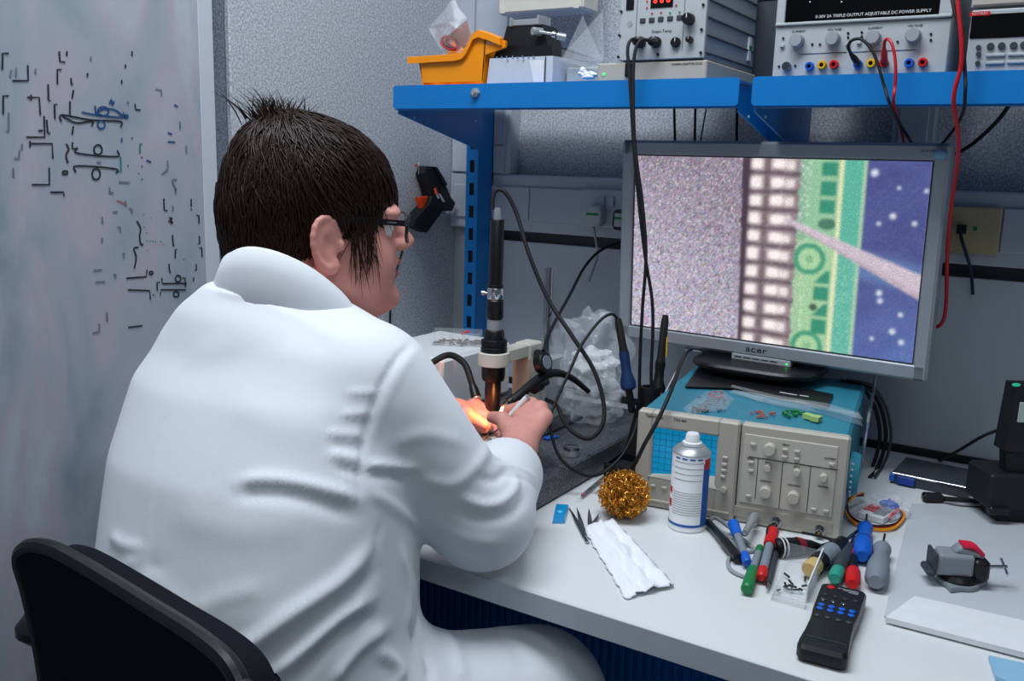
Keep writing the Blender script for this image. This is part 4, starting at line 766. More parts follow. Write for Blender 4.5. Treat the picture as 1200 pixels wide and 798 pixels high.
# --- crumpled polythene with white foam inside
def crumple(name, c, rad, m, label, cat, seed, amp=.28, sub=4, parent=None):
    bm = bmesh.new(); bmesh.ops.create_icosphere(bm, subdivisions=sub, radius=1); rg_ = np.random.default_rng(seed)
    K = rg_.normal(size=(26, 3)); K /= np.linalg.norm(K, axis=1)[:, None]; off = rg_.random(26)
    for v in bm.verts:
        d = np.array(v.co); s = 1.
        for k in range(26): s += amp*.22*abs(math.sin(5*(d@K[k])+off[k]*6))*(1 if k % 2 else -1)*.55
        p = d*s*np.array(rad); p[2] = max(p[2], -rad[2]*.92); v.co = Vector(p)
    me = bpy.data.meshes.new(name); bm.to_mesh(me); bm.free(); me.materials.append(M[m]); o = bpy.data.objects.new(name, me); COL.objects.link(o); o.location = c
    if parent: o.parent = parent
    elif label: tag(o, label, cat)
    return o
bc = on_d(688, 432, 1.60); wr = thing('plastic_wrap', 'crumpled clear plastic bag with white foam behind the soldering irons', 'bag', (bc.x, bc.y, GZ))
crumple('film', (0, 0, .088), (.068, .055, .095), 'clearbag', None, None, 3, .8, 5, wr); crumple('foam', (.012, 0, .095), (.042, .03, .028), 'white', None, None, 5, .5, 4, wr)
crumple('film', (.02, -.03, .052), (.058, .042, .055), 'clearbag', None, None, 9, .8, 5, wr)
# ================================================================== soldering stand and irons
sx, sy = -.560, -.405
ss = thing('soldering_stand', 'black soldering iron stand between the granite slab and oscilloscope', 'stand', Matrix.Translation((sx, sy, DZ)) @ rotz(.06))
G().box(-.026, .026, -.065, .075, .001, .004).box(-.026, -.023, -.065, .0, .001, .030).box(.023, .026, -.065, .0, .001, .030).box(-.026, .026, -.065, -.062, .001, .030).box(-.026, .026, -.003, .0, .001, .03).build('tray', 'black', ss)
loft_box(G(), [(-.026, .0, .002), (.026, 0, .002), (.016, .03, .115), (-.012, .03, .115)], [(-.026, .07, .002), (.026, .07, .002), (.016, .05, .115), (-.012, .05, .115)]).build('bracket', 'black', ss)
G().lathe([(.013, 0), (.015, .03), (.015, .034), (.0115, .034), (.0115, .004)], 18, Matrix.Translation((.004, .035, .10))).build('iron_holder', 'black_matt', ss)
G().box(-.022, .022, -.058, -.008, .006, .022, .004).build('sponge', 'black_matt', ss)
def iron(label, pts, D, hm, extra=None):
    t = thing('soldering_iron', label, 'soldering iron', (0, 0, 0), 'soldering irons')
    W = [on_d(x, y, D) for x, y in pts]; k = D/FPX
    G().rod([(3.4*k, 0), (4.6*k, .15), (4.8*k, .9), (5.4*k, 1)], W[0], W[1]).build('cord_sleeve', 'black_matt', t)
    G().rod([(6.0*k, 0), (6.2*k, .1), (5.6*k, .3), (6.0*k, .55), (9.2*k, .80), (9.0*k, .95), (6*k, 1)], W[1], W[2]).build('grip', hm, t)
    G().rod([(4.2*k, 0), (4.4*k, .9), (2.6*k, 1)], W[2], W[3]).build('barrel', 'black', t)
    return t
iron('soldering iron with dark blue grip resting in the black stand', [(724, 373), (731, 412), (737, 457), (741, 484)], 1.43, 'navy')
t = iron('all black soldering iron standing beside the left end of the oscilloscope', [(780, 369), (774, 424), (770, 461), (768, 480)], 1.47, 'black')
a, b2 = on_d(778.5, 395, 1.465), on_d(776.5, 418, 1.465); G().cyl(a+RGT*.004-FWD*.003, b2+RGT*.005-FWD*.003, .0012, n=6).build('yellow_stripe', 'yellow', t)
# ================================================================== cables
cable('microscope_cable', [(577.5, 246, 'd', 1.45), (577.5, 232, 'd', 1.45), (583, 222, 'd', 1.45), (594, 228, 'd', 1.45), (606, 252, 'd', 1.45), (620, 298, 'd', 1.44), (642, 350, 'd', 1.43), (670, 393, 'd', 1.41), (695, 432, 'd', 1.40), (707, 470, 'd', 1.39), (706, 498, 'd', 1.38), (691, 514, 'd', 1.38), (672, 507, 'd', 1.40), (660, 492, 'd', 1.43), (653, 476, 'd', 1.46), (640, 468, 'd', 1.52)], .0034, 'black_matt', 'thick black cable looping down from the top of the microscope')
cable('iron_cord', [(724, 374, 'd', 1.43), (717, 368, 'd', 1.42), (705, 374, 'd', 1.41), (689, 393, 'd', 1.40), (678, 411, 'd', 1.385), (667, 436, 'd', 1.37), (652, 469, 'd', 1.355), (645, 490, 'd', 1.345), (648, 516, 'd', 1.335), (657, 537, 'd', 1.325), (672, 551, 'd', 1.325), (690, 558, 'd', 1.335), (708, 553, 'd', 1.35), (728, 535, 'd', 1.36), (741, 512, 'd', 1.37), (748, 490, 'd', 1.40)], .0024, 'black_matt', 'black cord looping from the blue soldering iron over the granite edge')
cable('iron_cord', [(803, 414, 'd', 1.42), (797, 428, 'd', 1.36), (790, 448, 'd', 1.295), (783, 466, 'd', 1.262), (770, 494, 'd', 1.25), (755, 521, 'd', 1.255), (743, 545, 'd', 1.27), (730, 557, 'd', 1.30), (716, 563, 'd', 1.33)], .003, 'black_matt', 'black cord crossing the left front corner of the oscilloscope')
cable('controller_lead', [(752, 50, 'y', -.362), (741, 46, 'y', -.375), (735.5, 58, 'y', -.385), (738, 90, 'y', -.388), (742, 160, 'y', -.39), (748, 230, 'y', -.39), (756, 300, 'y', -.388), (764, 350, 'y', -.386), (765, 390, 'y', -.384), (763, 440, 'y', -.382), (765, 470, 'y', -.38)], .0026, 'black_matt', 'black lead from the controller plug that hangs along the right', group='controller leads')
cable('controller_lead', [(770, 50, 'y', -.362), (752, 47, 'y', -.380), (744, 62, 'y', -.390), (742, 100, 'y', -.394), (744, 170, 'y', -.396), (753, 240, 'y', -.395), (757, 300, 'y', -.393), (753, 360, 'y', -.39), (750, 420, 'y', -.388), (749, 478, 'y', -.385)], .0026, 'black_matt', 'black lead from the controller plug that hangs along the left', group='controller leads')
cable('gauge_cable', [(637, 411, 'd', 1.44), (642, 395, 'd', 1.48), (653, 372, 'd', 1.55), (668, 345, 'd', 1.66), (685, 313, 'd', 1.74), (703, 294, 'd', 1.79), (724, 285, 'd', 1.82), (735, 283, 'd', 1.83)], .0028, 'black_matt', 'black cord from the round dial up behind the monitor')
cable('plug_cord', [(695, 262, 'y', -.058), (697, 275, 'y', -.052), (699, 286, 'y', -.045), (700, 300, 'y', -.04), (690, 330, 'y', -.04)], .0026, 'grey', 'grey cord hanging from the grey mains plug')
for k, (xa, xb, m) in enumerate(((790, 791, 'black_matt'), (815, 814, 'black_matt'), (829, 820, 'dgrey'), (864, 863, 'black_matt'))):
    cable('hanging_cable', [(xa, 120, 'y', -.14), (xa*.5+xb*.5, 145, 'y', -.135), (xb, 175, 'y', -.13), (xb-2, 230, 'y', -.10)], .0024 if m == 'black_matt' else .0014, m, ['leftmost of the black cables hanging between shelf and monitor', 'second black cable from the left hanging between shelf and monitor', 'thin slanting dark grey cable hanging between shelf and monitor', 'rightmost black cable beside the shelf bracket above the monitor'][k], group='cables hanging behind the monitor')
def lead_plug(t, p0, p1, m): G().rod([(.0028, 0), (.0046, .15), (.0042, .6), (.0024, 1)], p0, p1).build('plug', m, t)
yl = -.362
t = thing('test_lead', 'black test lead looping out of a power supply terminal', 'test lead', (0, 0, 0), 'power supply test leads')
lead_plug(t, on_y(1006, 75, -.352), on_y(997, 63, -.375), 'black'); G().tube([pt(p) for p in ((997, 63, 'y', -.375), (994, 54, 'y', -.382), (999, 47, 'y', -.386), (1009, 46, 'y', -.389), (1019, 55, 'y', -.391), (1027, 70, 'y', -.392), (1036, 100, 'y', -.392), (1044, 125, 'y', -.385), (1056, 148, 'y', -.24), (1068, 168, 'y', -.145), (1072, 190, 'y', -.12))], .0021, 8, 8).build('wire', 'black_matt', t)
t = thing('test_lead', 'red test lead looping out of a red power supply terminal', 'test lead', (0, 0, 0), 'power supply test leads')
lead_plug(t, on_y(1036.5, 74, -.352), on_y(1036, 56, -.372), 'red'); G().tube([pt(p) for p in ((1036, 56, 'y', -.372), (1037, 48, 'y', -.378), (1041, 46, 'y', -.384), (1046, 54, 'y', -.388), (1049.5, 75, 'y', -.391), (1049, 100, 'y', -.391), (1047, 118, 'y', -.388), (1051, 136, 'y', -.30), (1058, 160, 'y', -.16), (1062, 190, 'y', -.12))], .0021, 8, 8).build('wire', 'redcable', t)
cable('red_lead', [(1120, -30, 'y', -.385), (1123, 10, 'y', -.39), (1127, 50, 'y', -.392), (1126, 78, 'y', -.392), (1119, 105, 'y', -.392), (1118, 125, 'y', -.385), (1123, 160, 'y', -.36), (1122, 190, 'y', -.33), (1115, 240, 'y', -.27), (1110, 300, 'y', -.22), (1109, 350, 'y', -.20), (1106, 374, 'y', -.19), (1098, 383, 'y', -.18), (1090, 380, 'y', -.17)], .0027, 'redcable', 'long red lead hanging over the shelf and down the right of the monitor')
cable('black_lead', [(1112, -20, 'y', -.37), (1118, 10, 'y', -.385), (1128, 55, 'y', -.386), (1131, 85, 'y', -.386), (1131, 112, 'y', -.386), (1128, 133, 'y', -.32), (1116, 154, 'y', -.18), (1100, 172, 'y', -.135), (1080, 185, 'y', -.12)], .0022, 'black_matt', 'thin black lead hanging beside the long red lead')
cable('wall_cable', [(1190, 112, 'y', -.16), (1172, 138, 'y', -.14), (1150, 160, 'y', -.12), (1130, 175, 'y', -.10), (1105, 186, 'y', -.09)], .003, 'black_matt', 'black cable slanting under the right end of the shelf')
nc = thing('network_cable', 'dark blue network cable plugged into the yellowed socket', 'cable', (0, 0, 0)); q = on_y(1127, 268, -.043)
G().box(q.x-.0055, q.x+.0055, -.058, -.0436, q.z-.007, q.z+.004, .001).build('connector', 'black', nc); G().tube([(q.x, -.058, q.z-.002), (q.x+.004, -.066, q.z-.015), pt((1133, 300, 'y', -.06)), pt((1138, 318, 'y', -.04)), pt((1140, 345, 'y', -.03))], .0026, 8, 6).build('cord', mat('cord_navy', '141f3a', .5), nc)
for k, (dx, r, m) in enumerate(((0, .0032, 'black_matt'), (7, .0032, 'black_matt'), (13, .0025, 'dgrey'))):
    cable('black_cable', [(985+dx, 446, 'y', -.16), (1008+dx, 452, 'y', -.15), (1024+dx, 475, 'y', -.14), (1031+dx, 505, 'y', -.13), (1028+dx, 530, 'y', -.13), (1020+dx, 552-2*k, 'y', -.14), (1012+dx, 562-2*k, 'y', -.20)], r, m, ['black power cord nearest the oscilloscope side', 'middle black power cord arching behind the oscilloscope', 'outermost dark grey cord arching behind the oscilloscope'][k], group='cords behind the oscilloscope')
# ================================================================== things on the right of the bench
def on(px, py, z=0.): return on_z(px, py, DZ+z)
tag(G().add([tuple(on(x, y, .0008)) for x, y in ((1036, 722), (1068, 590), (1240, 590), (1240, 760))]+[tuple(on(x, y, .0020)) for x, y in ((1036, 722), (1068, 590), (1240, 590), (1240, 760))], [(3,2,1,0),(4,5,6,7),(0,1,5,4),(1,2,6,5),(2,3,7,6),(3,0,4,7)]).build('work_mat', mat('mat_grey', 'c6cbd0', .5, var=.08, scale=15)), 'thin pale grey work mat under the small vise', 'mat')
pl = [on(1037, 729, .0025), on(1071, 704, .0025), on(1230, 740, .0025), on(1230, 779, .0025)]
tag(G().add([tuple(p) for p in pl]+[tuple(p+Vector((0, 0, .006))) for p in pl], [(3,2,1,0),(4,5,6,7),(0,1,5,4),(1,2,6,5),(2,3,7,6),(3,0,4,7)]).build('white_board', mat('white_melamine', 'e6e9ec', .5, var=.06, scale=60)), 'white melamine offcut with pointed end in front of the vise', 'board')
pl = [on(1158, 772, .001), on(1240, 790, .001), on(1240, 830, .001), on(1166, 796, .001)]
tag(G().add([tuple(p) for p in pl]+[tuple(p+Vector((0, 0, .004))) for p in pl], [(3,2,1,0),(4,5,6,7),(0,1,5,4),(1,2,6,5),(2,3,7,6),(3,0,4,7)]).build('blue_card', 'lblue'), 'pale blue plastic card at the bottom right corner of the bench', 'card')
vb = on(1122, 684, .002); vs_ = thing('bench_vise', 'small grey vise with red jaw handle on the pale mat', 'vise', Matrix.Translation(vb) @ rotz(.42))
pol = []
for k in range(36): a = k/36*2*PI; r = .0235+.010*max(0, math.cos(3*a))**6; pol.append((r*math.cos(a), r*math.sin(a)))
G().prism(pol, .006, Matrix.Translation((0, 0, .0005)), .001).build('base', 'vise', vs_)
G().lathe([(.020, .0065), (.021, .009), (.018, .014), (.010, .016)], 24).build('swivel', 'black', vs_)
loft_box(G(), [(-.032, -.014, .014), (.012, -.014, .014), (.012, -.014, .040), (-.028, -.014, .040)], [(-.032, .012, .014), (.012, .012, .014), (.012, .012, .042), (-.026, .012, .042)]).build('body', 'vise', vs_)
G().box(-.040, -.030, -.016, .014, .012, .020, .002).box(-.034, -.030, -.016, .014, .014, .041, .001).build('rear_jaw', 'dgrey', vs_)
G().box(.010, .030, -.015, .013, .012, .036, .004).cyl((.020, 0, .010), (.020, 0, .03), .013).build('front_jaw', 'black', vs_)
loft_box(G(), [(-.012, -.008, .040), (.026, -.008, .034), (.020, -.008, .043), (-.004, -.008, .050)], [(-.012, .010, .040), (.026, .010, .034), (.020, .010, .043), (-.004, .010, .050)]).build('upper_jaw', 'vise', vs_)
for k in range(3): G().tube([(-.002, -.006+k*.006, .050), (.012, -.006+k*.006, .0485), (.022, -.006+k*.006, .040)], .0028, 8, 5).build('red_grip', mat('grip_red', 'd81f45', .4), vs_)
G().cyl((.030, 0, .024), (.052, 0, .026), .0025).cyl((.048, -.014, .022), (.050, .014, .030), .0016).build('screw_handle', 'chrome', vs_)
for o in vs_.children:
    if o.name.split('.')[0] in ('body', 'upper_jaw', 'front_jaw'): md = o.modifiers.new('soft_edges', 'BEVEL'); md.width = .004; md.segments = 3; md.limit_method = 'ANGLE'
# black amplifier box with bright edge, adaptor, black stand device, parts packet, wires
A_, B_, C_ = on(1043, 566), on(1133, 585), on(1139, 553)
hbx = thing('metal_case', 'dark metal case with a bright front edge lying by the wall', 'case', frame(A_, B_-A_, (B_-A_).cross(Vector((0, 0, -1)))) ); L = (B_-A_).length
G().box(0, L, 0, .10, .001, .018, .001).build('body', 'dgrey', hbx); G().box(.002, L, -.0012, .001, .0155, .0185, .0005).build('bright_edge', 'chrome', hbx); G().box(-.002, .006, -.002, .01, .004, .016, .001).build('blue_end', 'bluep', hbx); G().box(.010, .036, -.006, -.001, .003, .0155, .001).build('blue_block', mat('block_blue', '1c3f9a', .5), hbx)
ad_ = thing('power_adaptor', 'black inline adaptor on a flat cord in front of the metal case', 'adaptor', frame(on(1082, 590), on(1108, 592)-on(1082, 590), (0, 1, 0)))
G().box(0, .03, 0, .016, .001, .014, .003).build('body', 'black', ad_); G().tube([(.028, .008, .007), (.05, .008, .007), (.085, .006, .008)], .004, 8, 4).build('stiff_cord', 'black_matt', ad_); G().tube([(.028, .002, .003), (.05, -.006, .003), (.09, -.004, .003)], .0016, 6, 5).build('thin_cord', 'dgrey', ad_)
bdv = thing('desk_meter', 'black instrument with green light at the right edge of the picture', 'device', Matrix.Translation(on_d(1188, 600, 1.28)-Vector((0, 0, 0))) )
bz = bdv.matrix_world.translation.z-DZ; bdv.matrix_world = Matrix.Translation((bdv.matrix_world.translation.x+.03, bdv.matrix_world.translation.y, DZ)) @ rotz(.55)
def HB(px, py, v=0.): return hit(bdv.matrix_world.copy(), px, py, 1, v)
q0, q1 = HB(1157, 598), HB(1157, 556); G().box(q0.x, q0.x+.10, 0, .07, q0.z, q1.z, .004).build('lower_block', 'black_matt', bdv)
G().box(q0.x+.02, q0.x+.09, .01, .06, .001, q0.z+.002, .003).build('foot', 'black_matt', bdv)
G().box(q0.x+.002, q0.x+.03, -.004, .01, q0.z-.006, q0.z+.006, .002).build('front_foot', 'black', bdv)
q2, q3 = HB(1170, 530, .02), HB(1176, 448, .02); nk0 = HB(1178, 556, .02); 
loft_box(G(), [(q2.x+.010, .012, q1.z-.002), (q2.x+.035, .012, q1.z-.002), (q2.x+.042, .012, q2.z+.002), (q2.x+.006, .012, q2.z+.002)], [(q2.x+.010, .03, q1.z-.002), (q2.x+.035, .03, q1.z-.002), (q2.x+.042, .03, q2.z+.002), (q2.x+.006, .03, q2.z+.002)]).build('neck', 'black_matt', bdv)
loft_box(G(), [(q2.x, .005, q2.z+.006), (q2.x+.09, .005, q2.z), (q2.x+.09, .005, q3.z), (q2.x+.005, .005, q3.z)], [(q2.x, .035, q2.z+.006), (q2.x+.09, .035, q2.z), (q2.x+.09, .035, q3.z), (q2.x+.005, .035, q3.z)]).build('head', 'black_matt', bdv)
q = HB(1191, 451, .005); G().ball((q.x, .005, q.z), (.006, .0015, .0025), 10, 6).build('power_light', mat('led_teal', '0a8060', .4, emit='20c090', estr=.6), bdv)
q = HB(1196, 483, .005); G().box(q.x-.003, q.x+.02, .0035, .0055, q.z-.014, q.z+.014, .0005).build('display', mat('lcd_pale', 'a9bcae', .4), bdv)
cable('meter_cord', [(1172, 503, 'd', 1.28), (1150, 512, 'd', 1.36), (1125, 527, 'd', 1.45), (1103, 539, 'd', 1.54), (1090, 546, 'd', 1.60)], .0024, 'black_matt', 'black cord running from the black instrument down to the wall')
pk = thing('parts_packet', 'clear packet of parts with red and white label beside the oscilloscope', 'packet', frame(on(1003, 608), on(1038, 618)-on(1003, 608), (0, 1, 0)))
G().box(0, .036, .004, .05, .001, .010, .001).build('box', 'white', pk); G().box(.002, .018, .018, .046, .010, .0108).build('red_label', 'red', pk); G().box(.018, .034, .012, .046, .0102, .0112).build('foil_strip', 'tin', pk)
o = crumple('film', (.02, .05, .012), (.03, .035, .013), 'clearbag', None, None, 21, .7, 4, pk); o = crumple('chip_bundle', (.022, .062, .010), (.012, .010, .008), 'bluep', None, None, 22, .6, 3, pk)
G().tube([(.037, .02, .006), (.040, .03, .012), (.041, .045, .014)], .0022, 7, 5).build('pink_tag', mat('pink_tag', 'd03050', .4), pk)
for k, m in enumerate(('orange', 'yellow', 'redcable', 'black_matt', 'wine')):
    if m == 'wine': M['wine'] = mat('wine_cable', '5a0f22', .4)
    o_ = .0016*k; cable('ribbon_wire', [(1012, 577+k, 'z', DZ+.012), (1000-k, 583, 'z', DZ+.016), (990+k*.8, 597, 'z', DZ+.010), (1001+k*.5, 613-k, 'z', DZ+.004), (1026, 621-1.3*k, 'z', DZ+.003+o_*.3), (1048, 619-1.3*k, 'z', DZ+.004), (1060-k, 606, 'z', DZ+.006), (1058-k, 598, 'z', DZ+.010)], .0012, m, '%s wire in the loop of thin coloured wires round the packet' % dict(orange='orange', yellow='yellow', redcable='red', black_matt='black', wine='dark wine red')[m], 'wire', 6, 'loop of coloured wires')
# ================================================================== things on the front of the bench
c0 = on(804.5, 617); k = depth(c0)/FPX; cn_ = thing('spray_can', 'white and blue aerosol can standing in front of the oscilloscope', 'spray can', Matrix.Translation(c0) @ rotz(.5))
def cz(py): return up_z(804.5, py, c0)-DZ
rb_ = 21.5*k; zs_ = cz(529)
G().lathe([(rb_*.9, .0005), (rb_*1.02, .001), (rb_*1.02, .004), (rb_, .005), (rb_, zs_), (rb_*.985, zs_+.001)], 32).build('body', ['white'], cn_)
G().lathe([(rb_*1.0, zs_), (rb_*1.03, zs_+.0015), (rb_*.95, zs_+.004), (rb_*.72, cz(521)), (rb_*.62, cz(520.5)), (rb_*.62, cz(519.5)), (rb_*.5, cz(519))], 32).build('shoulder', 'tin', cn_)
G().lathe([(rb_*.52, cz(520)), (rb_*.52, cz(517)), (rb_*.40, cz(516)), (rb_*.36, cz(508)), (rb_*.30, cz(506.5))], 20).build('nozzle', 'white', cn_)
def band(name, z0, z1, a0, a1, m, r=None):
    r = (r or rb_)+.0003; nseg = max(4, int(abs(a1-a0)/.12)); vs = []; fs = []
    for i in range(nseg+1): a = a0+(a1-a0)*i/nseg; vs += [(r*math.cos(a), r*math.sin(a), z0), (r*math.cos(a), r*math.sin(a), z1)]
    for i in range(nseg): fs.append((2*i, 2*i+2, 2*i+3, 2*i+1))
    return G().add(vs, fs).build(name, m, cn_)
va = math.atan2(CAM.y-c0.y, CAM.x-c0.x)-.5
band('blue_base_band', .008, .0115, 0, 2*PI, 'ink_blue'); band('blue_panel', .010, zs_-.010, va+.75, va+1.9, 'ink_blue'); band('red_panel', zs_-.018, zs_-.004, va+.80, va+1.5, 'red', rb_+.0003); band('red_mark', zs_*.48, zs_*.56, va-1.35, va-1.05, 'red'); band('red_mark', zs_*.30, zs_*.40, va-1.35, va-1.05, 'red')
gtx = G()
def text_row(z, a0, a1, h, dense=True):
    a = a0
    while a < a1:
        wv = .03+.05*RNG.random(); vs = []; r = rb_+.0004
        for aa, zz in ((a, z), (a+wv, z), (a+wv, z+h), (a, z+h)): vs.append((r*math.cos(aa), r*math.sin(aa), zz))
        gtx.add(vs, [(0,1,2,3)]); a += wv+.02
for i in range(4): text_row(zs_*(.93-.075*i)-.002, va-.95, va+.68, .0011)
for i in range(10): text_row(zs_*(.52-.032*i), va-.95, va+.66, .0009)
o = gtx.build('small_print', mat('can_print', '6a7480', .6), cn_, smooth=0); o['kind'] = 'stuff'
for i in range(4): band('title_dash', zs_*.955, zs_*.975, va-.9+.42*i, va-.9+.42*i+.3, 'ink_blue')
# brass wool ball
c0 = on(730, 606); k = depth(c0)/FPX; R = 30*k; g = G()
for _ in range(900):
    d = RNG.normal(size=3); d /= np.linalg.norm(d); rr = R*(.74+.22*RNG.random()); c = Vector(d)*rr; c.z = c.z*.88
    ax1 = Vector(RNG.normal(size=3)).normalized(); ax2 = ax1.orthogonal().normalized(); ax3 = ax1.cross(ax2); lr = .0022+.0022*RNG.random(); ph = RNG.random()*6
    g.tube([c+ax2*(lr*math.cos(ph+t*.8))+ax3*(lr*math.sin(ph+t*.8))+ax1*(.0008*t) for t in range(9)], .0006, 3, 0)
bw_ = thing('brass_wool', 'ball of golden brass wool beside the soldering stand', 'brass wool', c0+Vector((0, 0, R*.96)))
o = g.build('shavings', 'brass', bw_); o['kind'] = 'stuff'; G().ball((0, 0, 0), (R*.78, R*.78, R*.70), 18, 12).build('core', mat('brass_core', '6a420f', .5, metal=.8), bw_)
# white tissue
tA, tB, tC, tD = on(684, 622), on(721, 613), on(791, 689), on(733, 704); g = G(); NU, NV = 40, 18; vs = []
cen = (tA+tB+tC+tD)/4
for i in range(NU+1):
    for j in range(NV+1):
        u, v = i/NU, j/NV; p = (tA*(1-v)+tB*v)*(1-u)+(tD*(1-v)+tC*v)*u
        e = .0012*math.sin(u*23+v*7)+.0010*math.sin(v*19-u*11+1)+.0012*math.sin(u*41*v+2); lift = .0035+.0060*math.exp(-((v-.52-.04*math.sin(u*6))/.05)**2)+.004*math.exp(-((v-.9)/.08)**2)
        w_ = (.0007*math.sin(u*37+1)+.0006*math.sin(u*83))*(1 if j in (0, NV) else 0)+.002*((math.sin(v*17)+math.sin(v*41)) if i == NU else 0)
        vs.append(Vector((p.x+w_, p.y+w_, DZ+.0015+max(0, lift+e)*min(1, 6*min(v, 1-v)+.15)))-cen)
fs = [(i*(NV+1)+j, (i+1)*(NV+1)+j, (i+1)*(NV+1)+j+1, i*(NV+1)+j+1) for i in range(NU) for j in range(NV)]
o = g.add(vs, fs).build('paper_tissue', 'paper', smooth=80); o.location = cen; tag(o, 'folded white paper tissue lying at the front of the bench', 'tissue'); sd = o.modifiers.new('thickness', 'SOLIDIFY'); sd.thickness = .0008; sd.offset = 1
# tweezers
def tweezers(label, tipA, tipB, joint):
    t = thing('tweezers', label, 'tweezers', (0, 0, 0), 'steel tweezers'); J = on(*joint, .002)
    for tp, z in ((tipA, .0025), (tipB, .0045)):
        T_ = on(*tp, z); d = (T_-J); s = d.cross(Vector((0, 0, 1))).normalized(); g = G(); vs = []
        for f, w_, hh in ((0, .0032, .0010), (.45, .0030, .0012), (.75, .0016, .0011), (1, .0003, .0004)):
            c = J+d*f; vs += [c-s*w_-Vector((0, 0, hh)), c+s*w_-Vector((0, 0, hh)), c+s*w_+Vector((0, 0, hh)), c-s*w_+Vector((0, 0, hh))]
        fs = [(0,1,2,3), (15,14,13,12)]
        for i in range(3): fs += [(4*i+q, 4*i+4+q, 4*i+4+(q+1) % 4, 4*i+(q+1) % 4) for q in range(4)]
        g.add(vs, fs).build('arm', 'steel', t)
    e = J-(on(*tipA)-J).normalized()*.02; G().tube([J, (J+e)/2, e], .0026, 8, 2).build('spring_end', 'steel', t); return t
tweezers('steel tweezers with open tips beside the small blue block', (667, 595), (676, 595), (685, 629)); tweezers('dark pointed tweezers poking out under the white tissue', (690, 596), (702, 602), (692, 622))
p4 = [on(x, y, .0008) for x, y in ((647, 613), (662, 613), (667, 595), (651, 594))]; g = G(); c = sum(p4, Vector())/4
eb = thing('blue_block', 'small translucent blue plastic block beside the tweezers', 'block', c)
G().add([p-c for p in p4]+[(p-c)*.88+Vector((0, 0, .006)) for p in p4], [(3,2,1,0),(4,5,6,7),(0,1,5,4),(1,2,6,5),(2,3,7,6),(3,0,4,7)]).build('body', mat('cyan_block', '1590cc', .15), eb); G().ball((0, -.002, .006), (.004, .004, .001), 10, 6).build('dimple', mat('cyan_light', '5fc4ee', .2), eb)
a, b2 = on(677, 585, .005), on(711, 556, .005); tp = thing('clear_pen', 'clear plastic pen with dark refill leaning out from the stand', 'pen', (0, 0, 0)); G().rod([(.0036, 0), (.0046, .03), (.0046, 1)], a, b2, 12).build('barrel', 'clear', tp); G().rod([(.0015, 0), (.0022, .05), (.0022, 1)], a+(b2-a)*.12, b2, 8).build('refill', 'ink', tp); G().rod([(.0024, 0), (.0024, 1)], a+(b2-a)*.16, a+(b2-a)*.2, 8).build('red_ring', 'red', tp)
# pens, markers and screwdrivers; a tool lies from p (near end) to q (far end)
def tool(name, label, cat, p, q, parts, group=None, rz=None, tilt=0.):
    rm = max(r for _, prof, _, in parts for r, _ in prof); a, b2 = on(*p, rm+.0018), on(*q, (rm if rz is None else rz)+.0018+tilt); t = thing(name, label, cat, a, group); d = b2-a; L = d.length
    for nm, prof, m in parts: G().rod([(r, f) for r, f in prof], (0, 0, 0), d, 14).build(nm, m, t)
    return t
tool('marker_pen', 'black capped marker pen beside the aerosol can', 'marker', (866, 655), (829, 611), [('cap', [(.0042, 0), (.0064, .01), (.0068, .42), (.0062, .45)], 'black'), ('barrel', [(.0052, .44), (.0056, .46), (.0050, .97), (.0042, 1)], 'dsteel')], 'marker pens')
tool('marker_pen', 'blue marker pen leaning against the oscilloscope', 'marker', (876, 660), (859, 613), [('end_plug', [(.0046, 0), (.0058, .02), (.0058, .20), (.005, .22)], 'bluep'), ('barrel', [(.0052, .2), (.0052, .68)], 'greyblue'), ('cap', [(.0062, .66), (.0068, .70), (.0075, .98), (.006, 1)], 'bluep')], 'marker pens', None, .012)
tool('marker_pen', 'green marker pen pointing away among the tools', 'marker', (875, 691), (891, 641), [('cap', [(.0052, 0), (.0072, .02), (.0068, .42), (.006, .45)], 'green'), ('barrel', [(.0048, .44), (.0048, .86)], 'greyblue'), ('end_plug', [(.0052, .84), (.0052, .97), (.004, 1)], 'green')], 'marker pens')
tool('marker_pen', 'grey marker pen with red cap and red end', 'marker', (892, 677), (906, 622), [('end_plug', [(.004, 0), (.0062, .02), (.0064, .14), (.0055, .17)], 'red'), ('barrel', [(.0054, .16), (.0054, .68)], 'greyblue'), ('cap', [(.0072, .66), (.0078, .70), (.0082, .96), (.007, 1)], 'red')], 'marker pens', None, .008)
tool('probe_pen', 'slim dark grey probe lying beside the red capped marker', 'probe', (899, 690), (910, 640), [('tip', [(.0008, 0), (.0018, .06), (.0026, .12)], 'steel'), ('body', [(.0034, .12), (.0042, .25), (.0048, .9), (.0035, 1)], 'dgrey')])
pr = thing('scope_probe', 'black probe body with white stripes and red patch below the oscilloscope', 'probe', (0, 0, 0)); a, b2 = on(908, 642, .012), on(962, 640, .010)
G().rod([(.009, 0), (.0125, .06), (.012, .45), (.008, .8), (.003, 1)], a, b2, 16).build('body', 'black', pr)
for f in (.10, .18): G().rod([(.01275, 0), (.01275, 1)], a+(b2-a)*f, a+(b2-a)*(f+.03), 16).build('white_stripe', 'ink_w', pr)
G().rod([(.0118, 0), (.0112, .5), (.0095, 1)], a+(b2-a)*.46+Vector((0, 0, .001)), a+(b2-a)*.62+Vector((0, 0, .001)), 16).build('red_patch', mat('dull_red', '7a1c28', .5), pr)
G().tube([pt(p) for p in ((908, 614, 'd', 1.20), (901, 617, 'd', 1.18), (899, 625, 'd', 1.16), (904, 636, 'd', 1.14), (910, 641, 'd', 1.13))], .0016, 7, 6).build('cord', 'black_matt', pr)
G().tube([pt(p) for p in ((960, 640, 'd', 1.14), (975, 634, 'd', 1.15), (960, 628, 'd', 1.17), (940, 624, 'd', 1.19))], .002, 7, 6).build('cord', 'black_matt', pr)
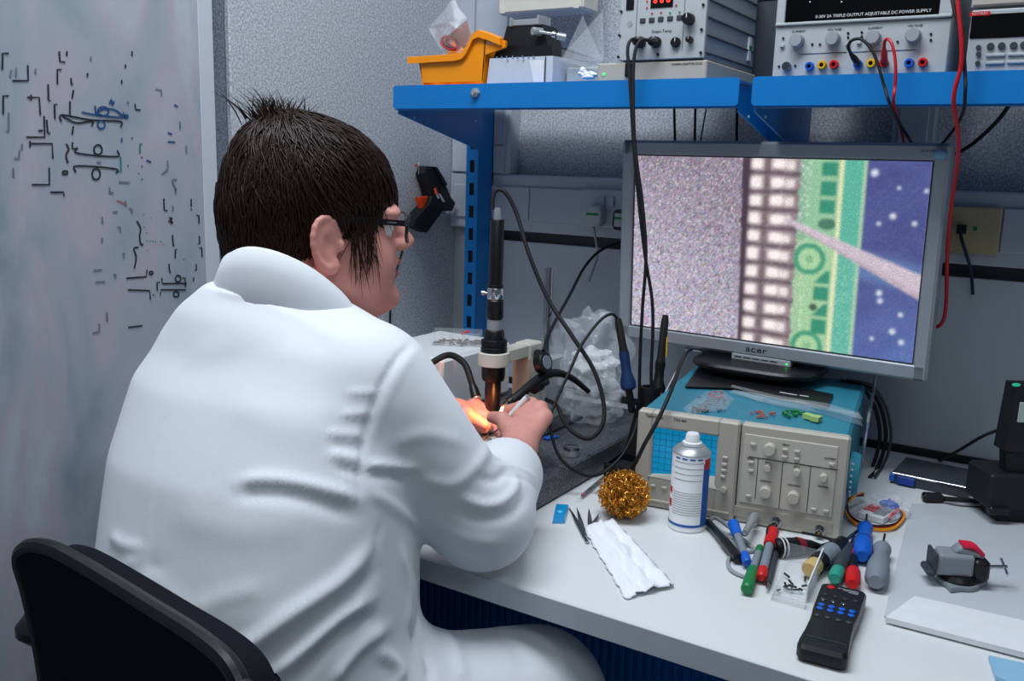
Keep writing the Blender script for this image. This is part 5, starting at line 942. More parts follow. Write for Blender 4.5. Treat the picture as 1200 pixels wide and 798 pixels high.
bn_ = thing('grey_probe_cable', 'grey coaxial cable from the left oscilloscope input', 'cable', (0, 0, 0)); a, b2 = on_d(884, 606, 1.222), on_d(873, 625, 1.16); G().rod([(.0070, 0), (.0070, .3), (.0052, .35), (.0044, 1)], a, b2, 14).build('connector', 'tin', bn_)
G().tube([pt(p) for p in ((873, 625, 'd', 1.16), (862, 628, 'z', DZ+.008), (845, 622, 'z', DZ+.004), (832, 612, 'z', DZ+.003), (838, 606, 'z', DZ+.003), (856, 618, 'z', DZ+.003), (880, 640, 'z', DZ+.003), (888, 644, 'z', DZ+.003), (870, 648, 'z', DZ+.003), (854, 655, 'z', DZ+.003), (857, 668, 'z', DZ+.003), (875, 676, 'z', DZ+.003), (890, 674, 'z', DZ+.003))], .0024, 8, 8).build('cord', 'grey', bn_)
tool('screwdriver', 'large black screwdriver with tan end cap behind the clear box', 'screwdriver', (948, 668), (1010, 618), [('end_cap', [(.008, 0), (.0105, .02), (.0105, .10), (.009, .12)], mat('tan_cap', 'c9ad72', .5)), ('grip', [(.0112, .11), (.0118, .2), (.0118, .48), (.0085, .55), (.0095, .60), (.006, .64)], 'black'), ('grey_inlay', [(.0122, .2), (.0124, .3), (.0122, .40)], 'greyblue'), ('shaft', [(.0022, .63), (.0022, 1)], 'steel')], 'screwdrivers', .006)
tool('screwdriver', 'black ribbed screwdriver with teal end cap', 'screwdriver', (978, 678), (1001, 628), [('end_cap', [(.006, 0), (.0085, .03), (.0085, .16), (.007, .18)], mat('teal_cap', '2f9a86', .45)), ('grip', [(.0088, .17), (.0092, .3), (.0082, .6), (.006, .66), (.0068, .70), (.004, .72)], 'dgrey'), ('shaft', [(.0016, .71), (.0016, 1)], 'steel')], 'screwdrivers', .006)
tool('screwdriver', 'small red and black screwdriver above the remote control', 'screwdriver', (999, 685), (1001, 634), [('end_cap', [(.006, 0), (.0086, .05), (.0088, .24), (.007, .3)], 'red'), ('grip', [(.0065, .29), (.005, .5), (.0055, .62)], 'black'), ('collar', [(.0056, .61), (.0058, .72), (.004, .75)], 'red'), ('shaft', [(.0013, .74), (.0013, 1)], 'steel')], 'screwdrivers', .006)
tool('screwdriver', 'bright blue stubby screwdriver pointing at the wires', 'screwdriver', (1010, 652), (1016, 603), [('grip', [(.007, 0), (.0112, .05), (.0118, .28), (.009, .42), (.0075, .5), (.0098, .58), (.0102, .66), (.006, .70)], 'bluep'), ('dark_ring', [(.0112, .30), (.0112, .33)], 'navy'), ('shaft', [(.0014, .69), (.0014, 1)], 'dsteel')], 'screwdrivers', .008)
tool('screwdriver', 'grey stubby screwdriver lying nearest the pale mat', 'screwdriver', (1026, 682), (1037, 626), [('grip', [(.008, 0), (.0128, .06), (.0132, .28), (.010, .44), (.0085, .52), (.0110, .60), (.0112, .66), (.006, .70)], 'greyblue'), ('dark_ring', [(.0108, .40), (.0095, .46)], 'dgrey'), ('shaft', [(.0015, .69), (.0015, 1)], 'dsteel')], 'screwdrivers', .008)
# clear parts box
FL, FR, BR_, BL = on(903, 704), on(944, 715), on(965, 668), on(922, 657)
cb = thing('parts_box', 'small clear plastic box with a white side among the screwdrivers', 'box', FL); h_ = .024
def wallq(g, a, b2, hA, hB, th=.0012, z0=.001):
    n_ = (b2-a).cross(Vector((0, 0, 1))).normalized()*th; a = a-FL; b2 = b2-FL
    vs = [a, b2, b2+n_*-1, a-n_]; Z = Vector((0, 0, 1)); g.add([v+Z*z0 for v in vs]+[vs[0]+Z*hA, vs[1]+Z*hB, vs[2]+Z*hB, vs[3]+Z*hA], [(3,2,1,0),(4,5,6,7),(0,1,5,4),(1,2,6,5),(2,3,7,6),(3,0,4,7)]); return g
for a, b2, hA, hB, m in ((FL, FR, .020, .020, 'clear'), (FR, BR_, .020, h_, 'clear'), (BR_, BL, h_, h_, 'clear'), (BL, FL, h_, .020, 'clear')): wallq(G(), a, b2, hA, hB).build('wall', m, cb)
G().add([tuple(p-FL+Vector((0, 0, .0008))) for p in (FL, FR, BR_, BL)]+[tuple(p-FL+Vector((0, 0, .002))) for p in (FL, FR, BR_, BL)], [(3,2,1,0),(4,5,6,7),(0,1,5,4),(1,2,6,5),(2,3,7,6),(3,0,4,7)]).build('floor_plate', 'clear', cb)
wallq(G(), FR+(BR_-FR)*.15-Vector((.002, 0, 0)), BR_-Vector((.002, 0, 0)), .022, h_+.004, .0015).build('white_card', 'white', cb)
g = G()
for i in range(12): f, s = RNG.random(), RNG.random(); c = (FL+(FR-FL)*(.15+.65*f)+(BL-FL)*(.15+.5*s))-FL; a = RNG.random()*6; g.cyl(c+Vector((0, 0, .004)), c+Vector((.008*math.cos(a), .008*math.sin(a), .006)), .0013, n=6)
o = g.build('loose_screws', 'dsteel', cb); o['kind'] = 'stuff'
for f in (.25, .6): wallq(G(), FL+(BL-FL)*.05, FR+(BR_-FR)*.05, .003+.012*f, .003+.012*f, .001, .002+.012*f).build('ridge', 'clear', cb)
# remote control
q = [on(961, 684, .018), on(1019, 691, .018), on(991, 769, .018), on(935, 757, .018)]; c = (q[0]+q[1]+q[2]+q[3])/4; c.z = DZ
ud = ((q[0]+q[1])/2-(q[2]+q[3])/2); ud.z = 0; LR = ud.length; rc = thing('remote_control', 'black remote control with blue keys at the front of the bench', 'remote', frame(c, Vector((ud.y, -ud.x, 0)), ud)); wd_ = ((q[1]-q[0]).length+(q[2]-q[3]).length)/2
outl = []
for (sx_, sy_, a0) in ((1, 1, 0), (-1, 1, PI/2), (-1, -1, PI), (1, -1, 1.5*PI)):
    for i in range(6): a = a0+PI/2*i/5; outl.append((sx_*(wd_/2-.008)+.008*math.cos(a), sy_*(LR/2-.008)+.008*math.sin(a)))
    if sy_ == 1 and sx_ == -1: outl += [(-wd_/2*.97, LR*.1), (-wd_/2*.90, -LR*.08), (-wd_/2*.93, -LR*.28)]
    if sx_ == 1 and sy_ == -1: outl += [(wd_/2*.93, -LR*.28), (wd_/2*.90, -LR*.08), (wd_/2*.97, LR*.1)]
G().prism(outl, .018, Matrix.Translation((0, 0, .001)), .004).build('body', 'black', rc)
zt = .0192
def key(x, y, r, m, nm='key'): return G().lathe([(r, 0), (r, .001), (r*.7, .0016)], 12, Matrix.Translation((x, y, zt-.0006))).build(nm, m, rc)
key(-.013, LR/2-.012, .0042, 'red', 'power_key')
for i in range(4):
    for j, m in ((0, 'ink'), (1, 'steel'), (2, 'bluep'), (3, 'bluep'), (4, 'dgrey')):
        x = (i-1.5)*.0105; y = LR/2-.034-.0135*j+(0 if j != 3 else .004)
        if j == 1 and i == 3: continue
        key(x, y, .0036 if j in (2, 3) else .003, m)
for i in range(3): G().ribbon([(-.006+i*.006, LR/2-.010-.003*i, zt), (.016, LR/2-.010-.003*i, zt)], .0007, (0, 0, 1), .0001).build('printed_line', 'ink_w', rc, smooth=0)
G().ribbon([(-wd_/2*.8, -LR*.36, zt), (wd_/2*.8, -LR*.36, zt)], .0015, (0, 0, 1), .0001).build('ridge_line', 'dgrey', rc, smooth=0)
# ================================================================== the technician
from mathutils.bvhtree import BVHTree
def surface_nets(fn, lo, hi, h):
    """mesh the zero level of a signed distance function sampled on a grid"""
    lo = np.array(lo, float); n = np.ceil((np.array(hi)-lo)/h).astype(int)+1
    xs, ys, zs = [lo[i]+h*np.arange(n[i]) for i in range(3)]; D = np.empty(n, np.float32)
    for k0 in range(0, n[0], 16):
        X, Y, Z = np.meshgrid(xs[k0:k0+16], ys, zs, indexing='ij'); D[k0:k0+16] = fn(np.stack([X.ravel(), Y.ravel(), Z.ravel()], 1)).reshape(X.shape)
    D[0] = D[-1] = 1; D[:, 0] = D[:, -1] = 1; D[:, :, 0] = D[:, :, -1] = 1
    S = D < 0; c = [S[i:n[0]-1+i, j:n[1]-1+j, k:n[2]-1+k] for i in (0, 1) for j in (0, 1) for k in (0, 1)]
    s = sum(a.astype(np.int8) for a in c); act = (s > 0) & (s < 8); idx = np.full(act.shape, -1, np.int64); I = np.argwhere(act); idx[act] = np.arange(len(I))
    pos = np.zeros((len(I), 3)); cnt = np.zeros(len(I)); off = np.array([(i, j, k) for i in (0, 1) for j in (0, 1) for k in (0, 1)])
    for a in range(8):
        for b in range(a+1, 8):
            if np.abs(off[a]-off[b]).sum() != 1: continue
            A = I+off[a]; B = I+off[b]; da = D[A[:, 0], A[:, 1], A[:, 2]]; db = D[B[:, 0], B[:, 1], B[:, 2]]; m = (da < 0) != (db < 0)
            t = np.where(m, da/np.where(m, da-db, 1), 0)[:, None]; pos += m[:, None]*(off[a]+t*(off[b]-off[a])); cnt += m
    V = lo+h*(I+pos/cnt[:, None]); F = []
    for ax_ in range(3):
        sl0 = [slice(None)]*3; sl1 = [slice(None)]*3; sl0[ax_] = slice(0, -1); sl1[ax_] = slice(1, None)
        ch = S[tuple(sl0)] != S[tuple(sl1)]; E = np.argwhere(ch); inside = S[tuple(sl0)][ch]; u, v = [(1, 2), (2, 0), (0, 1)][ax_]
        ok = (E[:, u] > 0) & (E[:, v] > 0) & (E[:, u] < n[u]-1) & (E[:, v] < n[v]-1); E = E[ok]; inside = inside[ok]
        q = []
        for du, dv in ((0, 0), (-1, 0), (-1, -1), (0, -1)): e = E.copy(); e[:, u] += du; e[:, v] += dv; q.append(idx[e[:, 0], e[:, 1], e[:, 2]])
        q = np.stack(q, 1); q[~inside] = q[~inside][:, ::-1]; F.append(q)
    F = np.concatenate(F); return V, F[:, ::1]
def cap(p, a, b, ra, rb):
    a = np.array(a, float); b = np.array(b, float); ab = b-a; t = np.clip((p-a)@ab/(ab@ab), 0, 1); return np.linalg.norm(p-a-t[:, None]*ab, axis=1)-(ra+(rb-ra)*t)
def ell(p, c, r, R=None):
    q = p-np.array(c, float)
    if R is not None: q = q@R
    r = np.array(r, float); k0 = np.linalg.norm(q/r, axis=1); k1 = np.linalg.norm(q/(r*r), axis=1)+1e-9; return k0*(k0-1)/k1
def smin(a, b, k): h = np.clip(.5+.5*(b-a)/k, 0, 1); return b*(1-h)+a*h-k*h*(1-h)
def smax(a, b, k): return -smin(-a, -b, k)
def smin_all(L, k):
    d = L[0]
    for e in L[1:]: d = smin(d, e, k)
    return d
def mesh_np(name, V, F, m, parent=None, mats=None, midx=None):
    me = bpy.data.meshes.new(name); me.from_pydata(V.tolist(), [], F.tolist())
    for x in (mats or [m]): me.materials.append(M[x])
    if midx is not None: me.polygons.foreach_set('material_index', midx)
    me.polygons.foreach_set('use_smooth', [True]*len(me.polygons)); me.update(); o = bpy.data.objects.new(name, me); COL.objects.link(o)
    if parent is not None: o.parent = parent
    return o
def relax(V, F, it, lam=.5):
    nb = np.zeros((len(V), 3)); E = np.concatenate([F[:, [0, 1]], F[:, [1, 2]], F[:, [2, 3]], F[:, [3, 0]]]); E = np.concatenate([E, E[:, ::-1]])
    deg = np.bincount(E[:, 0], minlength=len(V))[:, None]
    for _ in range(it):
        nb = np.stack([np.bincount(E[:, 0], weights=V[E[:, 1], k], minlength=len(V)) for k in range(3)], 1)/deg; V = V+lam*(nb-V)
    return V
npv = lambda v: np.array(v, float)
PW = Vector((-.76, -1.0, 0)); P0 = npv(PW)
person = thing('person', 'person in a white lab coat with dark hair working at the microscope', 'person', PW)
# ---- head frame
HC = on_d(368, 258, 1.12); th = math.radians(15); rh = Vector((RGT.x, RGT.y, 0)).normalized(); fh = Vector((FWD.x, FWD.y, 0)).normalized()
HF = (rh*math.cos(th)+fh*math.sin(th)); HU = Vector((0, 0, 1)); pit = math.radians(4); HF, HU = (HF*math.cos(pit)-HU*math.sin(pit)), (HU*math.cos(pit)+HF*math.sin(pit)); HS = HF.cross(HU)
HM = np.array([[*HF], [*HS], [*HU]]).T          # columns: forward, right side, up
def to_head(p): return (p-npv(HC))@HM
def from_head(v): return npv(HC)+np.array(v, float)@HM.T
def rot2(a, i, j):
    R = np.eye(3); R[i, i] = R[j, j] = math.cos(a); R[i, j] = -math.sin(a); R[j, i] = math.sin(a); return R
# ---- joints in the world
NECK0 = from_head((-.035, 0, -.05)); NECK1 = np.array([-.785, -.940, 1.035])
S_R = npv(on_d(436, 455, 1.0)); E_R = npv(on_d(563, 606, 1.055)); W_R = np.array([-.628, -.650, .834])
S_L = npv(on_d(262, 462, 1.13)); E_L = np.array([-.985, -.74, .815]); W_L = np.array([-.885, -.545, .832])
def headsdf(p):
    q = to_head(p); s = np.abs(q[:, 1]); m = np.stack([q[:, 0], s, q[:, 2]], 1)
    d = ell(q, (-.008, 0, .033), (.097, .076, .083))
    d = smin(d, ell(q, (.035, 0, -.035), (.066, .062, .080)), .03)                      # face mass
    d = smin(d, ell(m, (.052, .030, -.052), (.040, .034, .040)), .03)                    # cheeks
    d = smin(d, ell(q, (.070, 0, -.088), (.036, .034, .022)), .025)                      # jaw / chin
    d = smin(d, ell(q, (.097, 0, -.090), (.013, .016, .013)), .015)
    d = smin(d, cap(q, (.045, 0, -.098), (.0, 0, -.10), .034, .045), .03)                # under the chin
    d = smin(d, ell(m, (.088, .026, .018), (.014, .026, .010)), .015)                    # brow
    d = smax(d, -ell(m, (.112, .032, -.001), (.020, .018, .011)), .012)                  # eye sockets
    d = np.minimum(d, ell(m, (.0825, .031, -.001), (.0125, .0125, .0125)))
    d = smin(d, cap(q, (.096, 0, .006), (.116, 0, -.016), .0075, .0095), .008)          # nose
    d = smin(d, ell(m, (.108, .010, -.022), (.010, .007, .007)), .006)
    d = smax(d, -ell(m, (.110, .006, -.030), (.005, .0032, .004)), .003)
    d = smin(d, ell(q, (.100, 0, -.042), (.0105, .021, .0065)), .006); d = smin(d, ell(q, (.098, 0, -.058), (.0110, .019, .0070)), .006)   # lips
    d = smax(d, -ell(q, (.113, 0, -.050), (.012, .020, .0018)), .003)
    # ears
    ep = lambda a, rx, rz: (.012+rx*math.cos(a)-.004*math.sin(a)*rx/.017, .0855-.010*math.cos(a), -.020+rz*math.sin(a))
    e = ell(m, (.011, .0835, -.020), (.017, .0050, .028), rot2(-.5, 0, 1))
    for i in range(13): e = smin(e, cap(m, ep(.35+i*.36, .0165, .029), ep(.35+(i+1)*.36, .0165, .029), .0036, .0036), .003)
    e = smin(e, ell(m, (.020, .080, -.046), (.0085, .0055, .0095)), .006); e = smin(e, ell(m, (.028, .078, -.022), (.0045, .006, .007)), .004)
    e = smax(e, -ell(m, (.018, .0895, -.020), (.0095, .008, .014)), .004)
    d = smin(d, e, .004)
    d = smin(d, cap(p, NECK0, NECK1, .055, .058), .03)
    return d
Vh, Fh = surface_nets(headsdf, npv(HC)-np.array([.17, .17, .20]), npv(HC)+np.array([.17, .17, .15]), .0026)
qh = to_head(Vh); cen_ = qh[Fh].mean(1); ms_ = np.zeros(len(Fh), int)
ms_[(np.abs(cen_[:, 1]) < .020) & (cen_[:, 0] > .098) & (cen_[:, 2] < -.037) & (cen_[:, 2] > -.066)] = 1
ey = np.minimum(np.linalg.norm(cen_-np.array([.0825, .031, -.001]), axis=1), np.linalg.norm(cen_-np.array([.0825, -.031, -.001]), axis=1)); ms_[ey < .0128] = 2; ms_[(ey < .0128) & (np.abs(np.abs(cen_[:, 1])-.031) < .0055) & (np.abs(cen_[:, 2]+.001) < .0055)] = 3
# ---- hands: chains of joints, fingers stay separate
def hand(W, K, tips, pips, thumb, back):
    """W wrist, K four knuckles, pips / tips per finger, thumb three joints"""
    def f(p):
        d = cap(p, W-(np.mean(K, 0)-W)*.9, W, .027, .026); pal = [cap(p, W+(k-W)*.12, k, .0155, .0122) for k in K]
        d = smin(d, smin_all(pal, .007), .014); d = smin(d, smin_all([np.linalg.norm(p-(k+np.array([0, 0, .0025])), axis=1)-.0125 for k in K], .003), .005)
        d = smin(d, cap(p, W+(K[0]-W)*.25, thumb[0], .019, .0135), .018); d = smin(d, cap(p, thumb[0], thumb[1], .0125, .0108), .005); d = smin(d, cap(p, thumb[1], thumb[2], .0108, .0088), .004)
        for i in range(4):
            r = (.0098, .0098, .0094, .0084)[i]; g = smin(cap(p, K[i], pips[i], r+.0018, r), cap(p, pips[i], tips[i], r, r*.82), .003); d = smin(d, g, .004)
        return d
    return f
D_ = lambda x, y, d: npv(on_d(x, y, d))
K_R = [D_(611, 481, 1.345), D_(622, 477, 1.335), D_(632, 481, 1.32), D_(637, 490, 1.305)]
pip_R = [D_(594, 482, 1.385), D_(603, 480, 1.385), D_(612, 488, 1.375), D_(618, 497, 1.36)]
tip_R = [D_(581, 499, 1.385), D_(584, 506, 1.375), D_(588, 513, 1.36), D_(597, 519, 1.345)]
th_R = [D_(597, 502, 1.29), D_(588, 491, 1.305), D_(577, 489, 1.335)]
K_L = [D_(556, 477, 1.46), D_(552, 483, 1.45), D_(548, 490, 1.44), D_(545, 497, 1.43)]
pip_L = [D_(570, 480, 1.455), D_(567, 487, 1.445), D_(562, 494, 1.435), D_(558, 500, 1.42)]
tip_L = [D_(582, 488, 1.445), D_(580, 494, 1.435), D_(575, 499, 1.425), D_(568, 503, 1.415)]
W_L = D_(527, 487, 1.42); th_L = [D_(545, 486, 1.40), D_(556, 492, 1.405), D_(566, 498, 1.40)]
parts_ = [(Vh, Fh, ms_)]
for fn, pts in ((hand(W_R, K_R, tip_R, pip_R, th_R, None), K_R+pip_R+tip_R+th_R+[W_R]), (hand(W_L, K_L, tip_L, pip_L, th_L, None), K_L+pip_L+tip_L+th_L+[W_L])):
    A = np.array(pts); v, f = surface_nets(fn, A.min(0)-.045, A.max(0)+.045, .002); parts_.append((v, f, np.zeros(len(f), int)))
# ---- torso profile by height: cx, cy, half width, half depth
TZ = np.array([.40, .55, .68, .80, .90, .975, 1.022, 1.050, 1.066]); TP = np.array([[-.705, -1.050, .178, .150], [-.708, -1.050, .185, .160], [-.718, -1.042, .178, .154], [-.730, -1.022, .172, .148], [-.748, -.992, .172, .140], [-.765, -.960, .166, .124], [-.776, -.944, .135, .100], [-.782, -.938, .096, .080], [-.785, -.935, .062, .060]])
def torso(p, inset=0.):
    z = np.clip(p[:, 2], TZ[0], TZ[-1]); c = [np.interp(z, TZ, TP[:, k]) for k in range(4)]; a, b = c[2]-inset, c[3]-inset
    yw = .12; dx, dy = p[:, 0]-c[0], p[:, 1]-c[1]; x = dx*math.cos(yw)+dy*math.sin(yw); y = -dx*math.sin(yw)+dy*math.cos(yw)
    k0 = (np.abs(x/a)**2.4+np.abs(y/b)**2.4)**(1/2.4); d = (k0-1)*np.minimum(a, b)
    return np.maximum(d, np.maximum(p[:, 2]-TZ[-1]+inset, TZ[0]-p[:, 2]))
HIP_R, KN_R, AN_R = np.array([-.610, -1.00, .600]), np.array([-.492, -.818, .596]), np.array([-.48, -.76, .09])
HIP_L, KN_L, AN_L = np.array([-.840, -1.03, .560]), np.array([-.900, -.700, .560]), np.array([-.90, -.76, .09])
def bodysdf(p):
    d = torso(p, .02)
    for S, E, W in ((S_R, E_R, W_R), (S_L, E_L, W_L)): d = smin(d, smin(cap(p, S, E, .048, .040), cap(p, E, W, .040, .027), .02), .03)
    for H, K, A in ((HIP_R, KN_R, AN_R), (HIP_L, KN_L, AN_L)): d = smin(d, smin(cap(p, H, K, .078, .058), cap(p, K, A, .054, .036), .02), .03)
    return smin(d, cap(p, NECK0, NECK1, .05, .058), .03)
v, f = surface_nets(bodysdf, (-1.14, -1.27, .04), (-.33, -.42, 1.12), .014); parts_.append((v, f, np.zeros(len(f), int)))
o_ = 0; VV, FF, MM = [], [], []
for v, f, mm in parts_: VV.append(v-P0); FF.append(f+o_); MM.append(mm); o_ += len(v)
mesh_np('body', np.concatenate(VV), np.concatenate(FF), 'skin', person, ['skin', 'lip', 'eye', 'iris'], np.concatenate(MM))
# ---- lab coat
def coatsdf(p):
    d = torso(p)
    d = smin(d, cap(p, NECK1+np.array([0, -.02, -.05]), S_R+np.array([-.02, 0, .01]), .060, .062), .05); d = smin(d, cap(p, NECK1+np.array([0, -.02, -.05]), S_L+np.array([.02, 0, .01]), .060, .064), .05)
    d = smin(d, ell(p, (-.800, -.985, 1.030), (.085, .045, .050)), .04)
    aL = smin(cap(p, S_L, E_L, .068, .058), cap(p, E_L, E_L+(W_L-E_L)*.72, .055, .036), .02); d = smin(d, aL, .03)
    cuff = E_R+(W_R-E_R)*.70; ax_ = (W_R-E_R)/np.linalg.norm(W_R-E_R)
    aR = smin(cap(p, S_R, E_R, .067, .056), cap(p, E_R, W_R+ax_*.02, .057, .044), .025); aR = smax(aR, (p-cuff)@ax_, .006); aR = smax(aR, -np.maximum(cap(p, E_R, W_R+ax_*.05, .033, .0345), -((p-(cuff-ax_*.035))@ax_)), .004)
    d = smin(d, aR, .022)
    for H, K in ((HIP_R, KN_R), (HIP_L, KN_L)): d = smin(d, cap(p, H, K+(K-H)*.02, .106, .084), .05)
    d = smax(d, -cap(p, NECK0, NECK1-(NECK0-NECK1)*.3, .060, .066), .008)
    return d
Vc, Fc = surface_nets(coatsdf, (-1.13, -1.28, .40), (-.32, -.43, 1.13), .0048); Vc = relax(Vc, Fc, 6)
folds = [ # pixel polyline on the coat, height of the fold, width
 ([(278, 566), (310, 562), (343, 565), (385, 574), (424, 586)], .007, .011), ([(275, 580), (343, 583), (420, 604)], -.006, .013), ([(385, 533), (405, 536), (424, 541)], .005, .008), ([(383, 508), (428, 510)], .004, .007), ([(400, 486), (436, 484)], .004, .007), ([(405, 460), (446, 460)], .0035, .007), ([(395, 548), (424, 556)], -.004, .006), ([(388, 521), (426, 525)], -.003, .006),
 ([(487, 397), (466, 420), (448, 450), (434, 485), (426, 515), (423, 550), (423, 585)], -.0055, .006), ([(497, 401), (478, 424), (460, 456), (446, 490), (437, 520)], .002, .007),
 ([(256, 360), (240, 390), (224, 426), (206, 465), (189, 507), (178, 560), (171, 637), (168, 690)], .0012, .004), ([(447, 610), (440, 640), (433, 680), (425, 740)], -.0025, .006),
 ([(267, 775), (300, 752), (340, 722), (400, 680), (435, 640)], .011, .014), ([(285, 788), (340, 752), (400, 708), (440, 670)], -.009, .012), ([(317, 795), (360, 757), (400, 722), (440, 700)], .010, .012), ([(345, 800), (400, 745), (440, 722)], -.008, .011), ([(390, 800), (420, 760), (455, 735)], .009, .012),
 ([(131, 628), (145, 638), (165, 642)], .004, .010), ([(128, 655), (150, 668), (190, 662)], -.003, .016), ([(122, 690), (140, 672), (160, 655)], .004, .012), ([(230, 715), (260, 702), (310, 690)], .003, .016), ([(150, 655), (200, 700), (250, 740)], .0025, .018), ([(270, 470), (330, 500), (390, 505)], .0025, .03), ([(200, 600), (280, 620), (360, 615)], .003, .03), ([(220, 420), (290, 400), (360, 420)], .002, .03),
 ([(244, 322), (262, 334), (285, 336), (310, 322)], -.006, .010), ([(255, 338), (285, 346), (315, 334)], .004, .008), ([(300, 352), (350, 372), (400, 402)], .003, .016),
 ([(428, 545), (455, 546), (489, 549)], .006, .008), ([(430, 556), (490, 562)], -.005, .008), ([(432, 575), (470, 600), (500, 625)], .005, .010), ([(460, 520), (500, 510), (545, 520)], .003, .012),
 ([(540, 582), (565, 592), (588, 588), (604, 572), (606, 556)], .007, .009), ([(530, 598), (565, 608), (600, 602), (618, 580)], -.005, .010), ([(560, 560), (582, 562), (596, 548)], -.005, .008), ([(585, 545), (605, 548), (628, 560)], .004, .006), ([(590, 556), (615, 562), (634, 580)], -.004, .006), ([(500, 605), (540, 630), (590, 640)], .004, .014), ([(490, 560), (530, 568), (560, 545), (575, 520)], .005, .012),
 ([(470, 640), (478, 690), (476, 740)], .006, .010), ([(484, 650), (490, 700), (485, 760)], -.005, .010), ([(500, 722), (530, 750), (545, 798)], .006, .012), ([(480, 740), (500, 770), (505, 798)], -.008, .010), ([(540, 728), (590, 745), (620, 790)], -.004, .016), ([(440, 760), (465, 780), (470, 798)], .008, .010), ([(570, 722), (640, 752), (670, 790)], .004, .014)]
bvh = BVHTree.FromPolygons([tuple(v) for v in Vc], [tuple(int(i) for i in f) for f in Fc])
nf = np.cross(Vc[Fc[:, 2]]-Vc[Fc[:, 0]], Vc[Fc[:, 3]]-Vc[Fc[:, 1]]); Nv = np.stack([np.bincount(Fc.ravel(), weights=np.repeat(nf[:, k], 4), minlength=len(Vc)) for k in range(3)], 1); Nv /= np.linalg.norm(Nv, axis=1)[:, None]+1e-12
disp = np.zeros(len(Vc))
for pl_, amp, wd_ in folds:
    amp *= .62; wd_ *= .62
    P_ = [Vector((x, y, 0)) for x, y in pl_]; S_ = spline(P_, 10) if len(P_) > 2 else [P_[0].lerp(P_[1], t/12) for t in range(13)]; H_ = []
    for s in S_:
        h_ = bvh.ray_cast(CAM, ray(s.x, s.y).normalized())
        if h_[0] is not None: H_.append(tuple(h_[0]))
    if len(H_) < 2: continue
    H_ = np.array(H_); lo_, hi_ = H_.min(0)-3*wd_, H_.max(0)+3*wd_; sel = np.where(((Vc > lo_) & (Vc < hi_)).all(1))[0]
    dd = np.linalg.norm(Vc[sel][:, None]-H_[None], axis=2); j = dd.argmin(1); tt = j/(len(H_)-1); disp[sel] += amp*np.exp(-(dd.min(1)/wd_)**2)*np.clip(np.minimum(tt, 1-tt)*5+.25, 0, 1)
disp += .0016*np.sin(Vc[:, 0]*31+Vc[:, 2]*17)*np.sin(Vc[:, 1]*27-Vc[:, 2]*23+1)
Vc = Vc+Nv*disp[:, None]
mesh_np('lab_coat', Vc-P0, Fc, 'coat', person)
# ---- collar: folded band round the neck
cc = np.array([-.780, -.920, 1.042]); ringn = 48; g = G(); vs = []; prof_ = [(-.004, -.020), (-.002, .012), (.002, .020), (.008, .018), (.016, .0), (.022, -.018), (.018, -.020), (.010, -.004)]
for i in range(ringn):
    a = 2*PI*i/ringn; dirv = np.array([math.cos(a), math.sin(a), 0]); fw = math.sin(a-.25); rx = .066+.004*abs(math.cos(a))
    base = cc+dirv*rx*np.array([1, 1.06, 1])+np.array([0, 0, -.068*fw-.006*fw*fw])
    for r_, z_ in prof_: vs.append(tuple(base+dirv*r_+np.array([0, 0, z_*(1-.15*fw) if z_ > 0 else z_*(1+2.0*max(0, -fw))])+dirv*(.006*max(0, -fw) if z_ < -.015 and r_ > .01 else 0)-P0))
n_ = len(prof_); fs = [(i*n_+j, ((i+1) % ringn)*n_+j, ((i+1) % ringn)*n_+(j+1) % n_, i*n_+(j+1) % n_) for i in range(ringn) for j in range(n_)]
g.add(vs, fs).build('collar', 'coat', person, smooth=70)
# ---- trousers and shoes (below the bench)
def tro(p):
    d = 1e3*np.ones(len(p))
    for K, A in ((KN_R, AN_R), (KN_L, AN_L)): d = np.minimum(d, smin(cap(p, K+np.array([0, -.04, -.01]), K, .060, .060), cap(p, K, A, .066, .055), .02))
    return d
for x0_, x1_ in ((-1.02, -.66), (-.66, -.28)): v, f = surface_nets(tro, (x0_, -.92, .02), (x1_, -.5, .70), .012); mesh_np('trouser_leg', v-P0, f, 'trouser', person)
for A in (AN_R, AN_L):
    v, f = surface_nets(lambda p: np.maximum(smin(cap(p, A+np.array([0, -.03, -.045]), A+np.array([0, .15, -.055]), .042, .034), cap(p, A, A+np.array([0, 0, -.04]), .045, .045), .02), -(p[:, 2]-.002)), A-np.array([.08, .12, .1]), A+np.array([.08, .24, .06]), .008); mesh_np('shoe', v-P0, f, 'black', person)
# ---- hair: a shell over the skull with strands
def hair0(q):
    d = ell(q, (-.006, 0, .030), (.101, .085, .090)); d = smin(d, ell(q, (-.048, 0, -.012), (.058, .075, .080)), .03); d = smin(d, ell(q, (-.040, 0, -.060), (.046, .066, .055)), .03); return smin(d, ell(q, (-.038, 0, .072), (.05, .05, .045)), .03)
CF = [-.14, -.090, -.020, -.010, -.003, .030, .040, .056, .066, .085, .095, .12]
def hairsdf(p):
    q = to_head(p); cut = np.interp(q[:, 0], CF, [-.062, -.078, -.106, -.092, -.002, .004, -.018, -.010, .010, .018, .022, .024]); return smax(hair0(q), cut-q[:, 2], .006)
Vr_, Fr_ = surface_nets(hairsdf, npv(HC)-.17, npv(HC)+.17, .0036); mesh_np('hair', Vr_-P0, Fr_, 'hair', person)
rs = np.random.default_rng(11); CRN = np.array([-.052, .0, .112]); sv, sf = [], []
